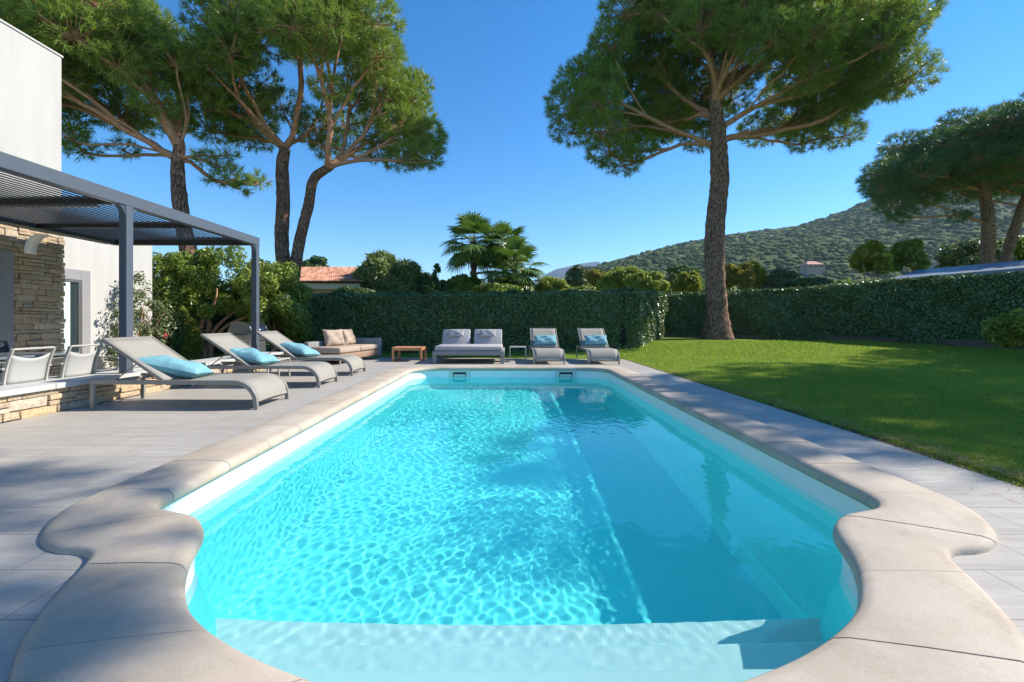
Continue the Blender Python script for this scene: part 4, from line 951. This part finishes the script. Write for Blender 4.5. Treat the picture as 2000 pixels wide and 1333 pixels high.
# ------------------------------------------------------------------ pergola
t = thing('pergola', 'anthracite metal pergola with tilted louvres standing on the terrace against the house', 'pergola', (-5.36, 9.7, -.1)); T = Matrix.Translation((5.36, -9.7, .1))
ZT, ZB = 2.91, 2.74; X1, X0 = -5.40, -8.52; YS = (3.20, 6.525, 9.88)
def gusset(m, x0, x1, y, sgn, rad=.16):   # curved bracket in the corner between post and beam
    n = 7; V = []
    for x in (x0, x1):
        V.append((x, y, ZB)); V += [(x, y+sgn*(rad-rad*math.sin(math.pi/2*k/n)), ZB-(rad-rad*math.cos(math.pi/2*k/n))) for k in range(n+1)]
    k_ = n+2; m.add(V, [tuple(range(k_)), tuple(range(2*k_-1, k_-1, -1))]+[(i, (i+1) % k_, (i+1) % k_+k_, i+k_) for i in range(k_)])
for y in YS:
    for x in ((X1,) if y < 99 else ()):
        p = MB().box((x-.115, y-.06, .352), (x-.003, y+.06, ZB)).build('post', M['anth'], t, False, .006, M=T)
        MB().box((x-.15, y-.09, .351), (x+.008, y+.09, .362)).build('base_plate', M['anth'], p, False, .003, M=T)
        if y < 9: m = MB(); gusset(m, x-.10, x-.018, y+.06, 1); m.build('bracket', M['anth'], p, M=T)
        m = MB(); gusset(m, x-.10, x-.018, y-.06, -1); m.build('bracket', M['anth'], p, M=T)
        for sg in (-1, 1):
            if y > 9 and sg > 0: continue
            for dz in (.03, .11): MB().lathe([(0,.006),(.009,.004),(.011,0)], (x-.004, y+sg*.075, ZB-dz), 8, Matrix.Rotation(R(90), 4, 'Y')).build('bolt', M['chrome'], p, M=T)
MB().box((X1-.12, .2, ZB), (X1, 9.945, ZT)).build('side_beam', M['anth'], t, False, .006, M=T)
MB().box((X0-.05, .2, ZB), (X0+.07, 9.945, ZT)).build('side_beam', M['anth'], t, False, .006, M=T)
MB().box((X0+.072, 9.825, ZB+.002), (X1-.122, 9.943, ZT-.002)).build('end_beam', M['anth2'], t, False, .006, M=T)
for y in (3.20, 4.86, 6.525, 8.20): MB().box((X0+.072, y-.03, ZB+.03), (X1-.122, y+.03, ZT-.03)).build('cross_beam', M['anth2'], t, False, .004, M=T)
MB().box((X0+.072, 6.56, ZB+.005), (X1-.5, 6.60, ZB+.03)).build('light_strip', M['alu'], t, M=T)
ys_ = [.3, 3.17, 4.83, 6.495, 8.17, 9.82]
for a, b in zip(ys_[:-1], ys_[1:]):
    m = MB(); x = X0+.14
    while x < X1-.17:
        m.box((-.047, 0, -.006), (.047, b-a-.07, .007), Matrix.Translation((x, a+.07, ZB+.10)) @ Matrix.Rotation(R(20), 4, 'Y')); x += .10
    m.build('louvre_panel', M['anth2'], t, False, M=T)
m = MB().box((X0+.075, .3, ZB-.03), (X0+.105, 9.6, ZB+.02)).build('gutter_trim', M['alu2'], t, False, M=T)

# ------------------------------------------------------------------ loungers
def make_lounger(label, group, alu, sling):
    """head end at local x=0, foot end at x=2.15, base on z=0"""
    t = thing('sun_lounger', label, 'sun lounger', group=group)
    def curve(off=0, end=.0):
        P = [(0.0, .335-off), (.6, .335-off), (1.2, .335-off), (1.78, .335-off)]; r0 = .235-off*.4; cx, cz = 1.80, .335-off-r0
        P += [(cx+(r0)*math.sin(a)*1.15, cz+r0*math.cos(a)) for a in [math.pi/2*k/8 for k in range(1, 9)]]
        P += [(cx+r0*1.15+.008, cz-.04), (cx+r0*1.15+.010, end)]; return P
    for s in (-1, 1):
        MB().bar([(x, s*.385, z) for x, z in curve(0, .0)], .035, .055, (0, 1, 0)).build('side_rail', alu, t, False, .006)
        MB().box((.0, s*.385-.0175, 0), (.05, s*.385+.0175, .307)).build('leg', alu, t, False, .005)
    MB().box((.005,-.367,.285),(.04,.367,.33)).build('crossbar', alu, t, False, .004)
    MB().box((.93,-.367,.295),(.965,.367,.325)).build('crossbar', alu, t, False, .004)
    P = [(x, z) for x, z in curve(-.028, .10)]; P = [(.90,.352),(1.2,.353)]+P[3:]; V = []; F = []; n = 9
    for side_ in (0, 1):
        for i, (x, z) in enumerate(P):
            for k in range(n):
                y = lerp(-.372, .372, k/(n-1)); sag = .010*(1-(2*k/(n-1)-1)**2)*(1 if i < 4 else 0); tx = 1 if i >= 4 else 0
                e = .03*(1-(2*k/(n-1)-1)**2) if i == len(P)-1 else 0
                V.append((x-(.012 if side_ and tx else 0)-.004*tx, y, z-sag-(.010 if side_ and not tx else 0)+e))
    m_ = len(P)
    for i in range(m_-1):
        for k in range(n-1): a = i*n+k; F.append((a, a+1, a+n+1, a+n)); b = a+m_*n; F.append((b, b+n, b+n+1, b+1))
    for i in range(m_-1): a = i*n; b = a+m_*n; F.append((a, a+n, b+n, b)); a += n-1; b += n-1; F.append((a, b, b+n, a+n))
    a = (m_-1)*n; b = a+m_*n
    for k in range(n-1): F.append((a+k, a+k+1, b+k+1, b+k)); F.append((k, k+m_*n, k+1+m_*n, k+1))
    sl = MB().add(V, F).build('seat_sling', sling, t, True)
    MB().box((2.078,-.36,.105),(2.083,-.325,.135)).build('tag', M['brown'], sl)
    bk = MB(); el = R(34); bl = .93; hx, hz = .91, .352
    ex, ez = hx-bl*math.cos(el), hz+bl*math.sin(el)
    for s in (-1, 1): bk.bar([(hx, s*.372, hz), (ex, s*.372, ez)], .03, .04, (0, 1, 0))
    bk.tube([(ex+.012,-.36,ez-.006),(ex+.012,.36,ez-.006)], .018, 8); b_ = bk.build('backrest_frame', alu, t, False, .004)
    V = []; n = 9; m_ = 8
    for side_ in (0, 1):
        for i in range(m_):
            u = i/(m_-1)
            for k in range(n):
                y = lerp(-.358, .358, k/(n-1)); sag = .016*(1-(2*k/(n-1)-1)**2)*math.sin(math.pi*u)+side_*.008
                V.append((lerp(hx, ex, u)-math.sin(el)*(-.012+sag), y, lerp(hz, ez, u)+math.cos(el)*(.012-sag)))
    F = []
    for i in range(m_-1):
        for k in range(n-1): a = i*n+k; F.append((a, a+n, a+n+1, a+1)); b = a+m_*n; F.append((b, b+1, b+n+1, b+n))
    for i in range(m_-1): a = i*n; b = a+m_*n; F.append((a, b, b+n, a+n)); a += n-1; b += n-1; F.append((a, a+n, b+n, b))
    for k in range(n-1): F.append((k, k+1, k+1+m_*n, k+m_*n)); a = (m_-1)*n+k; F.append((a, a+m_*n, a+1+m_*n, a+1))
    MB().add(V, F).build('backrest_sling', sling, t, True)
    st = MB()
    for s in (-1, 1): st.tube([(lerp(hx, ex, .45), s*.34, lerp(hz, ez, .45)-.01), (.22, s*.34, .32)], .008, 6)
    st.tube([(.22,-.36,.32),(.22,.36,.32)], .009, 6); st.build('support_strut', alu, t)
    return t
L0 = make_lounger('nearest taupe sun lounger beside the low stone wall with a turquoise pillow', 'sun loungers round the pool', M['alu'], M['sling'])
L0.location = (-5.18, 6.06, 0); L0.rotation_euler.z = R(-1)
dup(L0, (-5.17, 7.86, 0), R(0), 'taupe sun lounger in the middle of the row of three along the stone wall')
dup(L0, (-5.18, 9.54, 0), R(-1), 'taupe sun lounger farthest in the row of three, in front of the beige sofa')
dup(L0, (1.06, 13.55, 0), R(-90), 'sun lounger at the far end of the pool next to the small side table')
dup(L0, (2.46, 13.55, 0), R(-90.5), 'sun lounger at the far right corner of the deck next to the lawn')

def cushion(w_, d_, th, seed, nu=26, nv=20, wrinkle=.010, pinch=.10):
    r = np.random.default_rng(seed); V = []; F = []; ph = r.uniform(0, 6.3, 6)
    for s in (1, -1):
        for j in range(nv+1):
            for i in range(nu+1):
                u, v_ = 2*i/nu-1, 2*j/nv-1; e = max(0, (1-abs(u)**3.2))**.5*max(0, (1-abs(v_)**3.2))**.5
                k = 1-pinch*(1-u*u)*abs(v_)**3 if True else 1; k2 = 1-pinch*(1-v_*v_)*abs(u)**3
                z = s*th/2*e+wrinkle*e*(math.sin(5*u+3*v_+ph[0])+.7*math.sin(9*v_-4*u+ph[1])+.5*math.sin(14*u+ph[2])*abs(v_)+.4*math.sin(17*v_+ph[3])*abs(u))
                V.append((u*w_/2*k2, v_*d_/2*k, z))
    n = (nu+1)*(nv+1)
    for j in range(nv):
        for i in range(nu):
            a = j*(nu+1)+i; F.append((a, a+1, a+nu+2, a+nu+1)); F.append((a+n, a+n+nu+1, a+n+nu+2, a+n+1))
    return MB().add(V, F)
def pillow(name, label, cat, w_, d_, th, loc, rot, mat, seed, group=None, **kw):
    o = cushion(w_, d_, th, seed, **kw).build(name, mat, None, True); o.location = loc; o.rotation_euler = [R(a) for a in rot]; o['label'] = label; o['category'] = cat
    if group: o['group'] = group
    return o
TG = 'turquoise pillows on the loungers'
pillow('pillow', 'large turquoise pillow on the nearest sun lounger', 'pillow', .78, .52, .21, (-4.40, 6.03, .49), (-4, 14, 12), M['turq'], 1, TG)
pillow('pillow', 'crumpled turquoise pillow on the middle lounger of the row of three', 'pillow', .72, .52, .20, (-4.36, 7.80, .49), (-3, 14, -6), M['turq'], 2, TG, wrinkle=.016)
pillow('pillow', 'turquoise pillow on the lounger in front of the beige sofa', 'pillow', .70, .52, .20, (-4.33, 9.50, .50), (-5, 16, -14), M['turq'], 3, TG)
pillow('pillow', 'turquoise bolster pillow on the lounger next to the small side table', 'pillow', .66, .34, .16, (1.08, 12.80, .56), (48, 0, 2), M['turq'], 4, TG)
pillow('pillow', 'turquoise bolster pillow on the lounger at the far right corner of the deck', 'pillow', .66, .34, .16, (2.50, 12.80, .56), (48, 0, -2), M['turq'], 5, TG)

# ------------------------------------------------------------------ side tables and teak table
def side_table(label, loc, w_, h_, mat, rz=0):
    t = thing('side_table', label, 'side table', loc, rz, 'small metal side tables')
    MB().box((-w_/2,-w_/2,h_-.025),(w_/2,w_/2,h_)).build('tabletop', mat, t, False, .003)
    for a in (-1, 1):
        for b in (-1, 1): MB().box((a*w_/2-.0125-.0125*a,b*w_/2-.0125-.0125*b,0),(a*w_/2+.0125-.0125*a,b*w_/2+.0125-.0125*b,h_-.025)).build('leg', mat, t, False, .002)
    return t
side_table('small square metal side table between the second and third loungers of the row', (-4.48, 8.72, 0), .45, .38, M['alu2'])
side_table('small square metal side table between the double daybed and a lounger', (.30, 12.42, 0), .45, .40, M['alu2'])
t = thing('teak_table', 'low square teak coffee table between the beige sofa and the double daybed', 'coffee table', (-2.70, 12.65, 0), R(1))
m = MB()
for k in range(8): x = -.36+k*.103; m.box((x-.047,-.36,.355),(x+.047,.36,.38))
m.build('tabletop', M['teak'], t, False, .003)
m = MB().box((-.40,-.40,.30),(.40,-.365,.378)).box((-.40,.365,.30),(.40,.40,.378)).box((-.40,-.365,.30),(-.365,.365,.378)).box((.365,-.365,.30),(.40,.365,.378)); m.build('apron', M['teak'], t, False, .003)
for a in (-1, 1):
    for b in (-1, 1): MB().box((a*.372-.03,b*.372-.03,0),(a*.372+.03,b*.372+.03,.299)).build('leg', M['teak'], t, False, .004)
MB().box((.355,-.342,.0),(.39,.342,.035)).build('stretcher', M['teak'], t, False, .003); MB().box((-.39,-.342,.0),(-.355,.342,.035)).build('stretcher', M['teak'], t, False, .003)

# ------------------------------------------------------------------ double daybed
def soft_box(m, lo, hi, r=.03): m.box(lo, hi)
t = thing('double_daybed', 'grey double daybed with two raised backrests behind the far end of the pool', 'daybed', (-.985, 12.35, 0))
W = .87
for a in (-1, 1):
    MB().box((a*W-.05,-.72,0),(a*W+.05,-.62,.22)).build('leg', M['greycl'], t, False, .006); MB().box((a*W-.05,.78,0),(a*W+.05,.88,.22)).build('leg', M['greycl'], t, False, .006)
MB().box((-W-.05,-.74,.215),(W+.05,.90,.33)).build('base', M['greycl'], t, False, .02)
cu = MB().box((-W-.0,-.72,.333),(W+.0,.45,.45)).build('seat_cushion', M['ltgrey'], t, True, .035)
for a in (-1, 1):
    x0, x1 = (a*.45-.395), (a*.45+.395); V = []
    A = Matrix.Translation((0, .42, .40)) @ Matrix.Rotation(R(-28), 4, 'X')
    m = MB(); m.box((x0, -.01, 0), (x1, .11, .53), A); m.build('backrest', M['ltgrey'], t, True, .035)
    pl = cushion(.46, .22, .10, 30+a, wrinkle=.006); o = pl.build('head_pillow', M['ltgrey'], None, True); o.parent = t
    o.matrix_local = A @ Matrix.Translation((a*.45, -.055, .37)) @ Matrix.Rotation(R(90), 4, 'X'); 
    MB().box((x0+.05,.115,-.05),(x1-.05,.14,.50), A).build('backrest_frame', M['greycl'], t)
# ------------------------------------------------------------------ corner sofa
t = thing('outdoor_sofa', 'brown outdoor sofa with one arm and two beige back cushions, before the hedge', 'sofa', (-4.35, 12.4, 0), R(-13))
MB().box((-.46,-1.0,.10),(.42,.92,.27)).build('base', M['brown'], t, True, .03)
MB().box((-.46,-1.0,.275),(.44,-.04,.43)).build('seat_cushion', M['beige'], t, True, .045); MB().box((-.46,-.03,.275),(.44,.92,.43)).build('seat_cushion', M['beige'], t, True, .045)
MB().box((-.50,.925,.08),(.46,1.07,.60)).build('armrest', M['greycl'], t, True, .03)
MB().box((-.60,-1.0,.10),(-.465,1.07,.56)).build('back_panel', M['greycl'], t, True, .03)
for x in (-.42,.38):
    for y in (-.92,1.0): MB().box((x-.02,y-.02,0),(x+.02,y+.02,.105)).build('leg', M['alu'], t)
for k, (x, y, rz) in enumerate(((-.26,-.22,-18),(-.24,.42,6))):
    o = cushion(.62, .48, .22, 40+k, wrinkle=.012).build('back_cushion', M['beige'], None, True); o.parent = t
    o.matrix_local = Matrix.Translation((x, y, .645)) @ Matrix.Rotation(R(rz), 4, 'Z') @ Matrix.Rotation(R(72), 4, 'Y') @ Matrix.Rotation(R(90), 4, 'Z')

# ------------------------------------------------------------------ grill
t = thing('gas_grill', 'large dark hooded gas grill with chrome trim behind the far pergola post', 'grill', (-6.75, 11.9, -.03)); gm = N('grill_enamel').principled((.012,.014,.02), .3, 0, None, .5)
t.scale = (1, 1, 1)
MB().box((-.25,-.38,.12),(.25,.38,.62)).build('cabinet', M['steel'], t, False, .01)
MB().box((.252,-.34,.15),(.268,-.01,.58)).build('door', M['steel'], t, False, .004); MB().box((.252,.01,.15),(.268,.34,.58)).build('door', M['steel'], t, False, .004)
MB().box((-.28,-.40,.622),(.30,.40,.80)).build('firebox', M['steel'], t, False, .01)
for k in range(4): MB().lathe([(0,.03),(.022,.03),(.026,0)], (.30,-.27+k*.18,.71), 12, Matrix.Rotation(R(90),4,'Y')).build('knob', M['chrome'], t, True)
def hood(y0, y1, g=0): 
    pr = [(-.30-g,.802),(-.30-g,.86),(-.20-g,1.06+g),(-.05,1.10+g),(.12,1.08+g),(.24+g,.98+g),(.30+g,.86),(.31+g,.802)]; n = len(pr)
    return MB().add([(x, y0, z) for x, z in pr]+[(x, y1, z) for x, z in pr], [tuple(range(n)), tuple(range(2*n-1, n-1, -1))]+[(k, k+n, (k+1) % n+n, (k+1) % n) for k in range(n)])
hd = hood(-.36,.36).build('hood', gm, t, False, .008)
for y in (-.39,.36): hood(y, y+.03, .012).build('hood_trim', M['chrome'], hd, False, .003)
MB().tube([(.37,-.28,.90),(.37,.28,.90)], .014, 10).build('handle', M['chrome'], hd, True)
for y in (-.70,.42): MB().box((-.22,y,.775),(.22,y+.28,.80)).build('side_shelf', gm, t, False, .006)
for x in (-.2,.2):
    for y in (-.32,.32): MB().lathe([(0,-.015),(.055,-.015),(.055,.015),(0,.015)], (x,y,.055), 14, Matrix.Rotation(R(90),4,'X')).build('wheel', M['black'], t)

# ------------------------------------------------------------------ dining chairs and table on the terrace
def make_chair(label, group, fm, sm_):
    """faces -x, back at +x"""
    t = thing('dining_chair', label, 'chair', group=group)
    for s in (-1, 1):
        pts = catmull([(.24,s*.235,0),(.215,s*.235,.22),(.195,s*.235,.43),(.235,s*.235,.66),(.31,s*.235,.87)], 4)
        MB().bar(pts, .022, .036, (0,1,0)).build('rear_post', fm, t, False, .003)
        MB().bar([(-.24,s*.235,0),(-.235,s*.235,.43)], .022, .034, (0,1,0)).build('leg', fm, t, False, .003)
        MB().bar([(-.25,s*.235,.43),(.20,s*.235,.42)], .022, .034, (0,1,0)).build('seat_rail', fm, t, False, .003)
        MB().bar(catmull([(-.235,s*.255,.43),(-.235,s*.262,.60),(-.19,s*.262,.655),(.235,s*.258,.64)], 4), .04, .02, (0,1,0)).build('armrest', fm, t, False, .003)
    MB().bar([(.307,-.225,.865),(.307,.225,.865)], .03, .02, (1,0,.3)).build('top_rail', fm, t, False, .003)
    MB().bar([(.195,-.225,.41),(.195,.225,.41)], .03, .03, (1,0,0)).build('cross_rail', fm, t, False, .003)
    V = []; n = 9; m_ = 8
    for i in range(m_):
        u = i/(m_-1)
        for k in range(n):
            w_ = 2*k/(n-1)-1; z = lerp(.45, .745+.055*w_*w_, u); x = np.interp(z, [.43,.66,.87], [.195,.235,.31])+.03*(1-w_*w_); V.append((x, w_*.215, z))
    F = [(i*n+k, i*n+k+1, (i+1)*n+k+1, (i+1)*n+k) for i in range(m_-1) for k in range(n-1)]
    b_ = MB().add(V, F).build('backrest_sling', sm_, t, True); so = b_.modifiers.new('thick', 'SOLIDIFY'); so.thickness = .008
    MB().box((-.25,-.218,.428),(.19,.218,.44)).build('seat_sling', sm_, t, False, .003)
    return t
c0 = make_chair('pale sling dining chair nearest the left edge, back turned to the pool', 'dining chairs on the terrace', M['alu2'], M['sling2'])
c0.location = (-6.04, 5.53, -.10); c0.rotation_euler.z = R(-2)
dup(c0, (-6.04, 6.20, -.10), R(1), 'pale sling dining chair between the first chair and the nearest lounger')
dup(c0, (-6.10, 7.15, -.10), R(-1), 'pale sling dining chair half hidden behind the nearest lounger backrest')
dup(c0, (-6.04, 4.30, -.10), R(0), 'pale sling dining chair cut by the left edge of the view')
d0 = make_chair('dark dining chair on the house side of the table, in front of the stone wall', 'dark chairs on the house side', M['darkgrey'], M['darkgrey'])
d0.location = (-7.85, 7.15, -.10); d0.rotation_euler.z = R(178)
dup(d0, (-7.75, 6.25, -.10), R(181), 'dark dining chair at the far side of the table by the house window')
t = thing('dining_table', 'grey rectangular dining table on the terrace between the pale and the dark chairs', 'table', (-6.95, 5.6, -.10))
MB().box((-.48,-1.35,.70),(.48,1.30,.73)).build('tabletop', M['slab'] if False else mat_plain('table_glass', (.16,.19,.22), .15), t, False, .004)
MB().box((-.44,-1.3,.655),(.44,1.25,.699)).build('apron', M['alu'], t, False, .003)
for a in (-1, 1):
    for y in (-1.25, 1.20): MB().box((a*.40-.035,y-.035,0),(a*.40+.035,y+.035,.654)).build('leg', M['darkgrey'], t, False, .004)

# ------------------------------------------------------------------ the air
q = N('haze'); pv = q.n('VolumePrincipled'); pv.inputs['Color'].default_value = (.60,.80,1,1); pv.inputs['Density'].default_value = 1.5e-4; pv.inputs['Anisotropy'].default_value = .2
q.put(q.out.inputs['Volume'], pv.outputs[0]); tag(MB().box((-2900,-330,-4),(2900,2990,350)).build('haze', q.m), kind='stuff')
